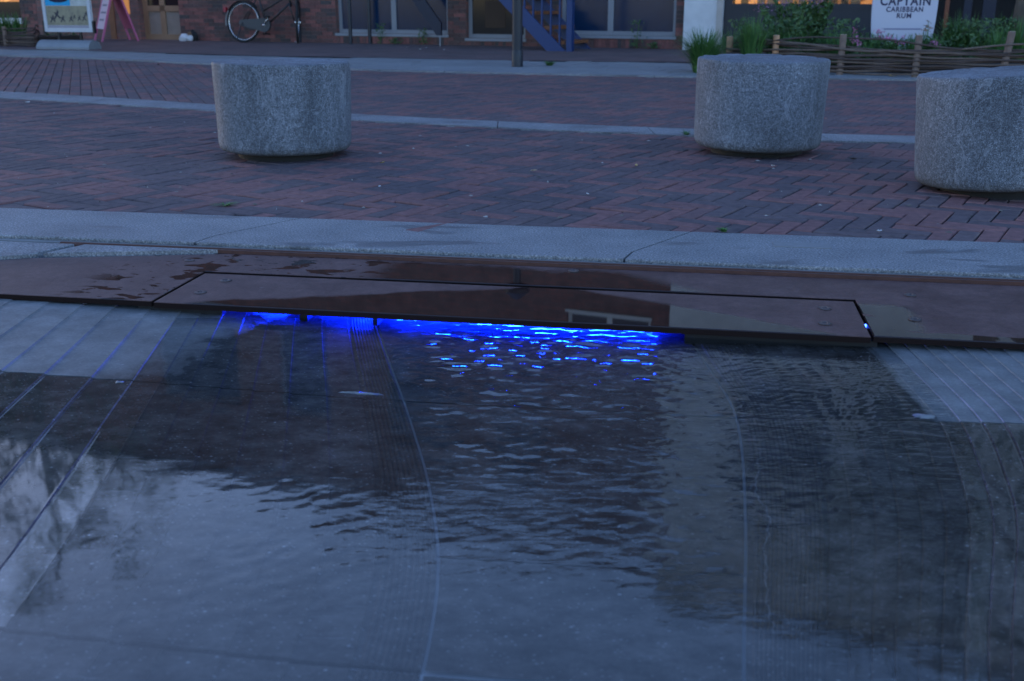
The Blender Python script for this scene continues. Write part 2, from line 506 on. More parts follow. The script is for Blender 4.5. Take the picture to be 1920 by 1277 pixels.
# ------------------------------------------------------------------ mesh helpers
class MB:
    def __init__(self):
        self.v, self.f, self.t = [], [], []
        self.smooth = False

    def add(self, vs, fs, tone=0.5):
        o = len(self.v)
        self.v += [tuple(p) for p in vs]
        self.f += [tuple(i + o for i in f) for f in fs]
        self.t += [tone] * len(vs)
        return self

    def box(self, x0, x1, y0, y1, z0, z1, tone=0.5, mtx=None):
        vs = [(x, y, z) for z in (z0, z1) for y in (y0, y1) for x in (x0, x1)]
        if mtx is not None:
            vs = [mtx @ Vector(p) for p in vs]
        return self.add(vs, [(0, 2, 3, 1), (4, 5, 7, 6), (0, 1, 5, 4), (2, 6, 7, 3), (0, 4, 6, 2), (1, 3, 7, 5)], tone)

    def prism(self, poly, z0, z1, tone=0.5, chamfer=0.0):
        n = len(poly)
        vs = [(x, y, z0) for x, y in poly]
        fs = [tuple(range(n - 1, -1, -1))]
        if chamfer:
            cx = sum(p[0] for p in poly) / n
            cy = sum(p[1] for p in poly) / n
            ins = []
            for x, y in poly:
                d = math.hypot(x - cx, y - cy)
                k = 1 - chamfer * 1.4 / max(d, 1e-6)
                ins.append((cx + (x - cx) * k, cy + (y - cy) * k))
            vs += [(x, y, z1 - chamfer) for x, y in poly] + [(x, y, z1) for x, y in ins]
            rings = 2
        else:
            vs += [(x, y, z1) for x, y in poly]
            rings = 1
        for r in range(rings):
            for i in range(n):
                j = (i + 1) % n
                fs.append((r * n + i, r * n + j, (r + 1) * n + j, (r + 1) * n + i))
        fs.append(tuple(range(rings * n, rings * n + n)))
        return self.add(vs, fs, tone)

    def tube(self, pts, rad, seg=8, tone=0.5, cap=True):
        pts = [Vector(p) for p in pts]
        n = len(pts)
        rr = rad if isinstance(rad, (list, tuple)) else [rad] * n
        vs, fs = [], []
        up = Vector((0, 0, 1))
        prev = None
        for i, p in enumerate(pts):
            d = (pts[min(i + 1, n - 1)] - pts[max(i - 1, 0)]).normalized()
            a = prev if prev is not None else (up if abs(d.z) < 0.9 else Vector((1, 0, 0)))
            a = (a - d * a.dot(d))
            if a.length < 1e-5:
                a = Vector((1, 0, 0)) - d * d.x
            a.normalize()
            prev = a
            b = d.cross(a)
            for k in range(seg):
                t = 2 * math.pi * k / seg
                vs.append(p + (a * math.cos(t) + b * math.sin(t)) * rr[i])
        for i in range(n - 1):
            for k in range(seg):
                k2 = (k + 1) % seg
                fs.append((i * seg + k, i * seg + k2, (i + 1) * seg + k2, (i + 1) * seg + k))
        if cap:
            fs.append(tuple(range(seg - 1, -1, -1)))
            fs.append(tuple((n - 1) * seg + k for k in range(seg)))
        return self.add(vs, fs, tone)

    def lathe(self, prof, seg=48, c=(0, 0), cap=True, tone=0.5):
        vs, fs = [], []
        for r, z in prof:
            for k in range(seg):
                t = 2 * math.pi * k / seg
                vs.append((c[0] + r * math.cos(t), c[1] + r * math.sin(t), z))
        for i in range(len(prof) - 1):
            for k in range(seg):
                k2 = (k + 1) % seg
                fs.append((i * seg + k, i * seg + k2, (i + 1) * seg + k2, (i + 1) * seg + k))
        if cap:
            fs.append(tuple(range(seg - 1, -1, -1)))
            fs.append(tuple((len(prof) - 1) * seg + k for k in range(seg)))
        return self.add(vs, fs, tone)

    def mesh(self, name, m, smooth=None):
        me = bpy.data.meshes.new(name)
        me.from_pydata(self.v, [], self.f)
        at = me.attributes.new('tone', 'FLOAT', 'POINT')
        at.data.foreach_set('value', np.array(self.t, dtype=np.float32))
        me.materials.append(m)
        if smooth if smooth is not None else self.smooth:
            me.polygons.foreach_set('use_smooth', [True] * len(me.polygons))
        me.update()
        return me

    def build(self, name, m, parent=None, smooth=None, sharp=None):
        me = self.mesh(name, m, smooth)
        if sharp is not None:
            me.set_sharp_from_angle(angle=R(sharp))
        return put(name, me, parent)


def put(name, data, parent=None):
    o = bpy.data.objects.new(name, data)
    COL.objects.link(o)
    if parent is not None:
        o.parent = parent
    return o


def empty(name, loc=(0, 0, 0), rz=0.0):
    o = bpy.data.objects.new(name, None)
    COL.objects.link(o)
    o.empty_display_size = 0.1
    o.location = loc
    o.rotation_euler = (0, 0, rz)
    return o


def tag(o, label, cat, group=None):
    o['label'] = label
    o['category'] = cat
    if group:
        o['group'] = group
    return o


def kind(o, k='structure', label=None):
    o['kind'] = k
    if label:
        o['label'] = label
    return o


# ------------------------------------------------------------------ ground curves (x -> y, metres)
def curve(pts, deg=3):
    xs, ys = zip(*pts)
    xs, ys = np.array(xs), np.array(ys)

    def f(x):
        # smoothed piecewise-linear interpolation with linear extrapolation
        tot = 0.0
        for d, w in ((-0.6, 1), (-0.3, 2), (0, 3), (0.3, 2), (0.6, 1)):
            q = x + d
            if q < xs[0]:
                v = ys[0] + (q - xs[0]) * (ys[1] - ys[0]) / (xs[1] - xs[0])
            elif q > xs[-1]:
                v = ys[-1] + (q - xs[-1]) * (ys[-1] - ys[-2]) / (xs[-1] - xs[-2])
            else:
                v = float(np.interp(q, xs, ys))
            tot += w * v
        return tot / 9
    return f


mid_lo = curve([(-9, 10.95), (-6, 9.55), (-4.05, 8.61), (-3.03, 8.12), (-2.1, 7.60), (-1.05, 7.02), (0, 6.575), (1.04, 6.19), (1.73, 5.97), (2.22, 5.88), (3.4, 5.74), (6, 5.60)])
mid_hi = curve([(-9, 11.55), (-6, 10.05), (-4.32, 9.20), (-3.22, 8.66), (-2.22, 8.06), (-1.11, 7.41), (-0.2, 6.97), (1.1, 6.53), (1.81, 6.28), (2.32, 6.18), (3.5, 6.03), (6, 5.88)])
back_lo = curve([(-12, 17.0), (-9, 15.8), (-6.88, 14.8), (-5.17, 14.0), (-3.49, 12.86), (-1.49, 11.84), (0, 11.33), (1.64, 10.87), (3.28, 10.53), (3.87, 10.45), (8, 10.0)])
back_hi = curve([(-12, 18.3), (-9, 17.2), (-7.77, 16.7), (-5.97, 16.1), (-4.0, 15.05), (-2.55, 14.55), (0, 13.72), (2.0, 13.36), (8, 12.6)])
# steel edge frame: e along the edge, m away from the camera
EA = R(-9.6)
SO = Vector((0, 2.629, 0))
EV = Vector((math.cos(EA), math.sin(EA), 0))
MV = Vector((-math.sin(EA), math.cos(EA), 0))


def SP(e, m):
    p = SO + EV * e + MV * m
    return (p.x, p.y)


def kerb_y(x):
    m = 1.05
    e = (x - MV.x * m) / EV.x
    return SO.y + EV.y * e + MV.y * m


# ------------------------------------------------------------------ ground
b = MB()
b.add([(-150, -60, -0.16), (150, -60, -0.16), (150, 200, -0.16), (-150, 200, -0.16)], [(0, 1, 2, 3)])
kind(b.build('ground', M['asphalt']), label='ground under the paving')


def strip(lo, hi, x0, x1, n, z, name, m):
    b = MB()
    xs = np.linspace(x0, x1, n)
    vs = [(x, lo(x), z) for x in xs] + [(x, hi(x), z) for x in xs]
    fs = [(i, i + 1, n + i + 1, n + i) for i in range(n - 1)]
    b.add(vs, fs)
    return kind(b.build(name, m))


def brick_shape(b, cx, cy, ang, L, Wd, z, tone, tilt=True):
    c, s = math.cos(ang), math.sin(ang)
    hl, hw = L / 2, Wd / 2
    ch = 0.004
    dz = random.gauss(0, 0.0013)
    t1 = random.uniform(-0.008, 0.008) if tilt else 0
    t2 = random.uniform(-0.012, 0.012) if tilt else 0
    j = random.uniform(-0.012, 0.012)
    c, s = math.cos(ang + j), math.sin(ang + j)
    vs = []
    for (kx, ky, zz) in ((hl, hw, -0.03), (hl, hw, -ch), (hl - ch, hw - ch, 0)):
        for sx, sy in ((-1, -1), (1, -1), (1, 1), (-1, 1)):
            x, y = sx * kx, sy * ky
            vs.append((cx + x * c - y * s, cy + x * s + y * c, z + dz + zz + t1 * x + t2 * y))
    fs = []
    for r in (0, 4):
        for i in range(4):
            k = (i + 1) % 4
            fs.append((r + i, r + k, r + 4 + k, r + 4 + i))
    fs.append((8, 9, 10, 11))
    b.add(vs, fs, tone)


def herring(ang, L, n, inside, org=(0, 0), rad=16):
    w = L / n
    c, s = math.cos(ang), math.sin(ang)
    out = []
    N = int(rad / w)
    for y in range(-N, N):
        for x in range(-N, N):
            t = (x - y) % (2 * n)
            if t == 0:
                px, py, a = (x + n / 2) * w, (y + 0.5) * w, 0
            elif t == 2 * n - 1:
                px, py, a = (x + 0.5) * w, (y + n / 2) * w, math.pi / 2
            else:
                continue
            X, Y = org[0] + px * c - py * s, org[1] + px * s + py * c
            if inside(X, Y):
                out.append((X, Y, ang + a))
    return out


tone_field = [(random.uniform(0, 6.28), random.uniform(0.6, 2.6), random.uniform(0, 6.28)) for _ in range(6)]


def tone_at(x, y):
    f = sum(math.sin(k * (x * math.cos(a) + y * math.sin(a)) + p) for a, k, p in tone_field) / 6
    r = random.random()
    t = 0.42 + 0.18 * f
    return min(1, max(0, t + (0.26 if r > 0.55 else -0.24) + random.uniform(-0.12, 0.12)))


BL, BW = 0.2145, 0.0715
GAP = 0.0045
# foreground paving: herringbone klinkers between the granite kerb and the first light band
pave = strip(lambda x: kerb_y(x) - 0.15, lambda x: mid_lo(x) + 0.12, -9, 6.2, 40, -0.016, 'brick_pavement', M['sand'])
pave['label'] = 'herringbone paving of red and slate bricks behind the granite kerb'


def in_a(x, y):
    return kerb_y(x) - 0.05 < y < mid_lo(x) + 0.05 and abs(x) < 0.62 * y + 0.9


blist = herring(R(-31), BL, 3, in_a, (0.1, 4.0), 11)
blist.sort(key=lambda q: q[1] + 0.5 * max(0, abs(q[0]) - 0.50 * q[1]) * 8)
vm = {}
for q in blist[:300]:
    tn = round(tone_at(q[0], q[1]) * 12) / 12
    k = (tn, random.randrange(3))
    if k not in vm:
        b = MB()
        brick_shape(b, 0, 0, 0, BL - GAP, BW - GAP, 0, tn)
        vm[k] = b.mesh('brick', M['pbrick'])
    o = put('brick', vm[k], pave)
    o.location = (q[0], q[1], -0.003 + random.uniform(-0.001, 0.001))
    o.rotation_euler = (0, 0, q[2] + random.uniform(-0.01, 0.01))
b = MB()
for q in blist[300:]:
    brick_shape(b, q[0], q[1], q[2], BL - GAP, BW - GAP, -0.003, tone_at(q[0], q[1]))
kind(b.build('far_bricks', M['pbrick'], pave), 'stuff', 'farther herringbone bricks')

# road of bricks between the two bands
road = strip(lambda x: mid_hi(x) - 0.1, lambda x: back_lo(x) + 0.1, -12, 8, 50, -0.018, 'brick_road', M['sand'])
road['label'] = 'brick road between the two pale stone bands'


def in_b(x, y):
    return mid_hi(x) - 0.04 < y < back_lo(x) + 0.04 and abs(x) < 0.56 * y + 0.6


def left_part(x, y):
    return x < -0.215 * y - 0.02


b = MB()
for q in herring(R(-31), BL, 3, lambda x, y: in_b(x, y) and not left_part(x, y), (0.0, 9.0), 10):
    brick_shape(b, q[0], q[1], q[2], BL - GAP, BW - GAP, -0.004, tone_at(q[0], q[1]) * 0.85 + 0.12)
kind(b.build('herringbone_bricks', M['pbrick'], road), 'stuff', 'small herringbone bricks of the road')
b = MB()
la = math.atan2(0.93, -0.36)
c, s = math.cos(la), math.sin(la)
wv = 0.088
for i in range(-110, 110):
    for k in range(-45, 45):
        u = (k + 0.5 * (i % 2)) * 0.2145
        v = i * wv
        X, Y = -4 + u * c - v * s, 11 + u * s + v * c
        if in_b(X, Y) and left_part(X, Y):
            brick_shape(b, X, Y, la, 0.2145 - 0.006, wv - 0.0045, -0.004 + random.uniform(-0.002, 0.002), tone_at(X, Y) * 0.7 + 0.18)
kind(b.build('running_bond_bricks', M['pbrick'], road), 'stuff', 'running bond bricks of the road')


def slab_band(lo, hi, x0, x1, L, z, name, m, label, piece):
    bed = strip(lambda x: lo(x) + 0.01, lambda x: hi(x) - 0.01, x0, x1, 40, z - 0.02, name, M['sand'])
    bed['label'] = label
    x = x0
    while x < x1:
        L2 = L * random.uniform(0.9, 1.1)
        n = 5
        xs = np.linspace(x + 0.003, min(x + L2, x1) - 0.003, n)
        poly = [(q, lo(q)) for q in xs] + [(q, hi(q)) for q in xs[::-1]]
        b = MB()
        b.prism(poly, z - 0.06, z)
        b.build(piece, m, bed)
        x += L2
    return bed


slab_band(mid_lo, mid_hi, -9, 6, 1.0, 0.004, 'stone_band', M['kerb'], 'pale granite band curving across the brick paving', 'band_slab')
# far pavement of concrete tiles + its kerb
tp = strip(lambda x: back_lo(x) - 0.02, lambda x: back_hi(x) + 0.02, -12, 8, 40, -0.012, 'tile_pavement', M['sand'])
tp['label'] = 'pale concrete tile pavement in front of the sidewalk'
b = MB()
ta = R(-21.7)
c, s = math.cos(ta), math.sin(ta)
for i in range(-70, 70):
    for k in range(-25, 25):
        u = (i + 0.5 * (k % 2)) * 0.30
        v = k * 0.30
        X, Y = -1 + u * c - v * s, 13 + u * s + v * c
        if back_lo(X) + 0.24 < Y < back_hi(X) and abs(X) < 0.58 * Y + 0.6:
            brick_shape(b, X, Y, ta, 0.296, 0.296, 0.0, random.random())
kind(b.build('concrete_tiles', M['tile'], tp), 'stuff', 'concrete tiles of the far pavement')
slab_band(lambda x: back_lo(x) + 0.0, lambda x: back_lo(x) + 0.13, -12, 8, 1.0, 0.012, 'far_kerb', M['kerb'], 'narrow pale kerb in front of the far tiles', 'kerb_slab')


# sidewalk along the facades
def mat_sidewalk():
    t = NT('sidewalk_brick')
    p = t.mapv(t.pos(), (1, 1, 1), rot=(0, 0, R(21.7)))
    br = t.n('TexBrick')
    t.set(br.inputs['Vector'], p)
    br.inputs['Scale'].default_value = 1
    br.inputs['Brick Width'].default_value = 0.2
    br.inputs['Row Height'].default_value = 0.07
    br.inputs['Mortar Size'].default_value = 0.004
    br.inputs['Color1'].default_value = (0.17, 0.10, 0.095, 1)
    br.inputs['Color2'].default_value = (0.105, 0.082, 0.082, 1)
    br.inputs['Mortar'].default_value = (0.05, 0.045, 0.045, 1)
    n = t.noise(t.pos(), 2, 5, 0.6)
    cc = t.mix(1.0, br.outputs[0], t.ramp(n, [(0.3, 0.72), (0.7, 1.15)]), 'MULTIPLY')
    t.bs(Base_Color=cc, Roughness=0.8)
    return t.m


sw = strip(lambda x: back_hi(x) - 0.01, lambda x: 30.0, -16, 14, 60, 0.004, 'sidewalk', mat_sidewalk())
sw['label'] = 'dark red brick sidewalk along the facades'

# ------------------------------------------------------------------ granite kerb in front of the bricks
KM0, KM1 = 0.62, 1.055
bed = MB()
bed.prism([SP(-4, KM0 + 0.01), SP(4, KM0 + 0.01), SP(4, KM1 - 0.01), SP(-4, KM1 - 0.01)], -0.15, -0.02)
kerb = kind(bed.build('granite_kerb', M['sand']), label='wide granite kerb between the bricks and the steel plate')


def rough_edge(e0, e1, m, n, amp):
    return [(e, m + random.uniform(-amp, amp)) for e in np.linspace(e0, e1, n)]


skew = 0.20
joints = [-4.0, -2.60, -1.16, 0.245, 1.66, 3.05, 4.2]
for j0, j1 in zip(joints[:-1], joints[1:]):
    a0 = j0 + 0.004
    a1 = j1 - 0.004
    b = MB()
    n = 150
    front = rough_edge(a0, a1, KM0, n, 0.0022)
    # joint: straight for 0.1 m then skewed
    outline = front + [(a1 + 0.02, KM0 + 0.10), (a1 + skew, KM1), (a0 + skew, KM1), (a0 + 0.02, KM0 + 0.10)]
    top = [(*SP(e, m), 0.0) for e, m in outline]
    low = [(*SP(e, m + (0.003 if i < n else 0)), -0.03) for i, (e, m) in enumerate(outline)]
    k = len(outline)
    # chamfered, chipped front arris
    ar = [(*SP(e, m - random.uniform(0.001, 0.0035)), -random.uniform(0.003, 0.006)) for e, m in front]
    vs = top + low + ar
    fs = [tuple(range(k))]
    for i in range(n - 1):
        fs.append((2 * k + i, 2 * k + i + 1, i + 1, i))
        fs.append((k + i, k + i + 1, 2 * k + i + 1, 2 * k + i))
    for i in range(n - 1, k):
        i2 = (i + 1) % k
        fs.append((k + i, k + i2, i2, i))
    b.add(vs, fs)
    b.build('kerb_slab', M['kerb'], kerb)
# inspection lid in the kerb
b = MB()
ex, mx_ = 0.80, 0.90
b.prism([SP(ex - 0.09, mx_ - 0.035), SP(ex + 0.09, mx_ - 0.035), SP(ex + 0.09, mx_ + 0.035), SP(ex - 0.09, mx_ + 0.035)], -0.004, 0.0025)
io = b.build('inset_panel', plain('inset_grey', (0.20, 0.205, 0.21), 0.75, scale=40))
io.parent = kerb

# concrete shoulder and the two thin rusty rails
b = MB()
b.prism([SP(-4, 0.592), SP(4, 0.592), SP(4, KM0 + 0.008), SP(-4, KM0 + 0.008)], -0.12, -0.0125)
kind(b.build('concrete_shoulder', M['conc']), label='narrow concrete shoulder under the granite kerb')
rail = empty('steel_rail', (*SP(0, 0.585), -0.0115), EA)
tag(rail, 'thin rusty double rail between the granite kerb and the steel plate', 'rail')
MB().box(-1.62, 4, -0.006, 0.0045, -0.05, 0.0035).build('rail_bar', M['rust'], rail)
MB().box(-1.62, 4, -0.020, -0.010, -0.05, 0.0015).build('rail_bar', M['rust'], rail)
MB().box(-4, 4, -0.0225, 0.0065, -0.06, -0.010).build('rail_bed', M['dark'], rail)

# ------------------------------------------------------------------ steel plate, lid
PZ = -0.020
plate = empty('steel_plate', (SO.x, SO.y, PZ), EA)
tag(plate, 'large weathered brown steel plate along the edge of the wet basin', 'steel plate')
LX0, LX1, LD = -0.985, 0.888, 0.312
g = 0.011


def rounded_plate(b, outline, th, r=0.006):
    """horizontal plate with a rounded top edge on the front side"""
    n = len(outline)
    rings = [(0.0, -th), (0.0, -r), (r * 0.3, -r * 0.3), (r, 0.0)]
    vs = []
    area = sum(outline[i][0] * outline[(i + 1) % n][1] - outline[(i + 1) % n][0] * outline[i][1] for i in range(n))
    sg = 1 if area > 0 else -1
    for ins, z in rings:
        for i in range(n):
            p0, p1, p2 = Vector(outline[i - 1]), Vector(outline[i]), Vector(outline[(i + 1) % n])
            d1, d2 = (p1 - p0).normalized(), (p2 - p1).normalized()
            n1, n2 = Vector((-d1.y, d1.x)) * sg, Vector((-d2.y, d2.x)) * sg
            q = (n1 + n2)
            q = q / max(0.35, q.dot(n1))
            vs.append((p1.x + q.x * ins, p1.y + q.y * ins, z))
    fs = [tuple(range(n - 1, -1, -1))]
    for k in range(len(rings) - 1):
        for i in range(n):
            j = (i + 1) % n
            fs.append((k * n + i, k * n + j, (k + 1) * n + j, (k + 1) * n + i))
    fs.append(tuple((len(rings) - 1) * n + i for i in range(n)))
    if sg < 0:
        fs = [f[::-1] for f in fs]
    b.add(vs, fs)


b = MB()
rounded_plate(b, [(-1.62, 0.40), (-1.80, 0.30), (-1.80, 0.0), (LX0 - g, 0.0), (LX0 - g, LD + 0.024), (LX1 + 0.007, LD + 0.024), (LX1 + 0.007, 0.0), (3.6, 0.0), (3.6, 0.562), (-1.02, 0.562)], 0.016, 0.003)
b.build('plate', M['steel'], plate)
MB().box(LX0 - 0.03, LX1 + 0.03, LD - 0.03, LD + 0.06, -0.05, -0.030).build('channel', M['dark'], plate)
# vertical skirt and hollow under the plate (dark box)
b = MB()
b.box(-1.80, LX0 - 0.06, 0.10, 0.118, -0.11, -0.0168)
b.box(LX1 + 0.02, 3.6, 0.10, 0.118, -0.11, -0.0168)
b.box(-0.80, 0.44, 0.30, 0.318, -0.11, -0.0168)
b.box(0.44, LX1 + 0.02, 0.014, 0.034, -0.11, -0.0168)
b.box(LX0 - 0.06, -0.80, 0.014, 0.034, -0.11, -0.0168)
b.build('skirt', M['dark'], plate)


def bolt(parent, x, y, r=0.016, z=0.0):
    b = MB()
    b.lathe([(r, 0.0004), (r, 0.0026), (r * 0.8, 0.0036), (r * 0.45, 0.0036), (r * 0.38, 0.0012)], 20)
    o = b.build('bolt', M['darkbolt'], parent, smooth=False)
    o.location = (x, y, z)
    return o


M['darkbolt'] = plain('bolt_steel', (0.10, 0.08, 0.08), 0.35, 0.6)
for x, y in ((-1.10, 0.45), (-1.55, 0.10), (1.02, 0.16), (1.05, 0.40), (0.1, 0.52)):
    bolt(plate, x, y)
lid = empty('access_cover', (SO.x, SO.y, PZ), EA)
tag(lid, 'long wet removable steel cover over the blue lit water outlet', 'cover')
b = MB()
rounded_plate(b, [(LX0, -0.008), (LX1, -0.008), (LX1, LD), (LX0, LD)], 0.0165, 0.0028)
b.build('cover_plate', M['lid'], lid)
for x, y in ((LX0 + 0.10, 0.235), (LX0 + 0.085, 0.10), (LX1 - 0.085, 0.225), (LX1 - 0.10, 0.085)):
    bolt(lid, x, y, 0.017)
# brackets that carry the lid and divide the outlet
for x, w in ((-0.575, 0.022), (-0.375, 0.012)):
    MB().box(x - w / 2, x + w / 2, 0.03, 0.30, -0.095, -0.0170).build('bracket', M['dark'], lid)
# blue lamps under the lid
for i, (x0, x1, lab, pw) in enumerate(((-0.775, -0.60, 'short blue lamp strip under the left end of the steel cover', 3.0), (-0.55, -0.39, 'short blue lamp strip beside the fluted stone band', 6.0), (-0.36, 0.375, 'long blue lamp strip above the rushing water outlet', 40.0))):
    lr = empty('lamp_strip', (SO.x, SO.y, PZ), EA)
    tag(lr, lab, 'lamp')
    MB().box(x0, x1, 0.130, 0.17, -0.024, -0.0170).build('lamp_housing', M['blackmetal'], lr)
    MB().box(x0 + 0.004, x1 - 0.004, 0.1265, 0.1298, -0.0240, -0.0172).build('lamp_lens', M['led'], lr)
    parts = ((x0, x1, pw),) if i < 2 else ((x0, -0.12, 10.0), (-0.12, 0.16, 20.0), (0.16, x1, 8.0))
    if i == 1:
        parts += ((-0.445, -0.392, 2.2),)  # extra narrow light added to draw a blue streak along the flutes
    for k, (a_, c_, w_) in enumerate(parts):
        ld = bpy.data.lights.new('lamp_light', 'AREA')
        ld.shape = 'RECTANGLE'
        ld.size = (c_ - a_) - 0.008
        ld.size_y = 0.014
        ld.color = (0.001, 0.013, 1.0)
        ld.energy = w_ * 0.30
        lo = put('lamp_light', ld, lr)
        lo.location = ((a_ + c_) / 2, 0.125, -0.0265)
        lo.rotation_euler = (R(-58 if i == 2 else -32), 0, 0)
        if i == 1 and k == 1:
            ld.spread = R(50)
            lo.rotation_euler = (R(-80), 0, 0)
            lo.location.y = 0.118
tag(MB().lathe([(0.0025, -0.010), (0.0028, -0.002), (0.001, 0.0)], 10).build('indicator_lamp', emis('small_blue_lamp', (0.03, 0.10, 1.0), 5)), 'tiny blue light in the gap at the right end of the steel cover', 'lamp')
bpy.data.objects['indicator_lamp'].location = (*SP(LX1 + 0.0035, 0.11), PZ - 0.003)

# left wedge stones beside the plate
wedge = MB()
wedge.prism([SP(-4, 0.0), SP(-1.80, 0.0), SP(-1.80, 0.31), SP(-1.0, 0.575), SP(-4, 0.575)], -0.14, -0.040)
wd = kind(wedge.build('edge_paving', M['lime']), label='pale stone pieces filling the corner left of the steel plate')
for poly in ([(-1.585, 0.428), (-1.055, 0.566), (-1.525, 0.566)], [(-1.62, 0.405), (-1.56, 0.566), (-2.4, 0.566), (-2.4, 0.02), (-1.81, 0.02), (-1.81, 0.31)], [(-2.42, 0.02), (-2.42, 0.566), (-3.9, 0.566), (-3.9, 0.02)]):
    b = MB()
    b.prism([SP(*p) for p in poly], -0.10, -0.009, chamfer=0.003)
    b.build('stone_piece', M['kerb'], wd)

# ------------------------------------------------------------------ basin of carved stone slabs
FLOOR = -0.067


def ypoly(pts):
    ys = np.array([p[1] for p in pts][::-1])
    xs = np.array([p[0] for p in pts][::-1])

    def f(y):
        t = 0
        for d, w in ((-0.12, 1), (-0.06, 2), (0, 3), (0.06, 2), (0.12, 1)):
            t += w * float(np.interp(y + d, ys, xs))
        return t / 9
    return f


Li = ypoly([(-0.40, 3.0), (-0.366, 2.747), (-0.281, 2.358), (-0.239, 2.183), (-0.157, 1.796), (-0.118, 1.533), (-0.109, 1.386), (-0.116, 1.159), (-0.15, 0.9), (-0.20, 0.6), (-0.30, 0.0), (-0.5, -1)])
Lf = ypoly([(-1.10, 3.0), (-1.085, 2.75), (-1.055, 2.27), (-1.045, 2.04), (-1.01, 1.6), (-0.98, 1.2), (-1.0, 0.9), (-1.05, 0.6), (-1.2, 0), (-1.5, -1)])
Ri = ypoly([(0.45, 3.0), (0.458, 2.561), (0.477, 2.119), (0.442, 1.869), (0.381, 1.551), (0.295, 1.159), (0.25, 0.9), (0.20, 0.6), (0.15, 0), (0.1, -1)])
Rf = ypoly([(1.02, 3.0), (1.0, 2.5), (0.985, 2.0), (0.87, 1.6), (0.76, 1.38), (0.645, 1.145), (0.55, 0.9), (0.50, 0.6), (0.5, 0), (0.6, -1)])


def lx_(q, y):
    if q <= 1.3:
        return Li(y) + q * (Lf(y) - Li(y))
    return Li(y) + 1.3 * (Lf(y) - Li(y)) - (q - 1.3) * 0.72


def rx_(q, y):
    if q <= 1.4:
        return Ri(y) + q * (Rf(y) - Ri(y))
    return Ri(y) + 1.4 * (Rf(y) - Ri(y)) + (q - 1.4) * 0.54


def prof_left():
    """(q, z) section of the left wing: flutes beside the channel, then low terraces"""
    P = [(0.0, FLOOR)]
    for i in range(9):
        q = 0.004 + i * 0.0105
        P += [(q, FLOOR), (q + 0.0035, FLOOR + 0.0022), (q + 0.007, FLOOR + 0.0022), (q + 0.0100, FLOOR)]
    z = FLOOR + 0.001
    qs = [0.105, 0.20, 0.30, 0.40, 0.49, 0.575, 0.66, 0.74, 0.86, 1.0, 1.13, 1.27, 1.42, 1.58, 1.75, 1.95, 2.2, 2.6, 3.2, 4.0]
    for a, c in zip(qs[:-1], qs[1:]):
        z2 = z + (0.0022 if c < 0.8 else 0.0030)
        P += [(a, z - 0.0014), (a + 0.003, z - 0.0014), (a + 0.006, z + 0.0010), (a + 0.010, z + 0.0009), (c - 0.003, z + 0.0005)]
        z = z2
    return P


def prof_right():
    P = [(0.0, FLOOR)]
    nf = 15
    for i in range(nf):
        q = 0.03 + i * 0.0165
        zz = FLOOR + 0.0004 * i
        P += [(q, zz), (q + 0.005, zz + 0.0016), (q + 0.011, zz + 0.0016), (q + 0.016, zz)]
    z = FLOOR + 0.006
    q = 0.285
    while q < 3.5:
        w = 0.082 if q < 1.4 else 0.30
        P += [(q, z - 0.0014), (q + 0.004, z - 0.0014), (q + 0.008, z + 0.0012), (q + 0.014, z + 0.0010), (q + w - 0.004, z + 0.0004)]
        z += 0.0013
        q += w
    return P


def J2(x):
    return 1.170 - 0.135 * x


def J3(x):
    return 0.30 - 0.135 * x


def front_line(x):
    return 2.629 + (x) * math.tan(EA) + 0.35


rows = [(lambda x: J1(x) + 0.003, front_line, 40), (lambda x: J2(x) + 0.005, lambda x: J1(x) - 0.003, 44), (lambda x: J3(x) + 0.003, lambda x: J2(x) - 0.005, 24), (lambda x: -1.2, lambda x: J3(x) - 0.003, 10)]
b = MB()
b.add([(-4, -1.5, FLOOR - 0.006), (4, -1.5, FLOOR - 0.006), (4, 2.2, FLOOR - 0.006), (4, 3.2, FLOOR - 0.006), (-4, 3.2, FLOOR - 0.006), (-4, 2.2, FLOOR - 0.006)], [(0, 1, 2, 3, 4, 5)])
basin = kind(b.build('basin', M['lime']), label='shallow carved stone basin')
YS = np.linspace(-1.3, 3.0, 600)
LUT = {'Li': np.array([Li(y) for y in YS]), 'Lf': np.array([Lf(y) for y in YS]), 'Ri': np.array([Ri(y) for y in YS]), 'Rf': np.array([Rf(y) for y in YS])}


def wing(P, fx, rowi, sgn, zoff=0.0):
    lo, hi, n = rows[rowi]
    q = [p[0] for p in P]
    # which q values; clip where x leaves +-3.6 m
    vs, fs = [], []
    nq = len(P)
    zj = random.uniform(-0.0004, 0.0004)
    for i in range(n + 1):
        t = i / n
        for k, (qq, z) in enumerate(P):
            # iterate y so that joint line is followed
            y = 2.0
            for _ in range(4):
                x = fx(qq, y)
                y = lo(x) + t * (hi(x) - lo(x))
            x = fx(qq, y) + (sgn * 0.002 if k == 0 else 0)
            vs.append((x, y, z + zj + zoff))
    for i in range(n):
        for k in range(nq - 1):
            f = (i * nq + k, i * nq + k + 1, (i + 1) * nq + k + 1, (i + 1) * nq + k)
            fs.append(f if sgn > 0 else f[::-1])
    # front/back lips down to the bed
    for i in (0, n):
        o = len(vs)
        for k in range(nq):
            x, y, z = vs[i * nq + k]
            vs.append((x, y, FLOOR - 0.03))
        for k in range(nq - 1):
            f = (i * nq + k, o + k, o + k + 1, i * nq + k + 1)
            fs.append(f if (sgn > 0) == (i == 0) else f[::-1])
    b = MB()
    b.add(vs, fs)
    return b.build('basin_slab', M['basin'], basin, smooth=False)


PL, PR = prof_left(), prof_right()
for r in range(4):
    wing(PL, lx_, r, -1)
    wing(PR, rx_, r, 1)
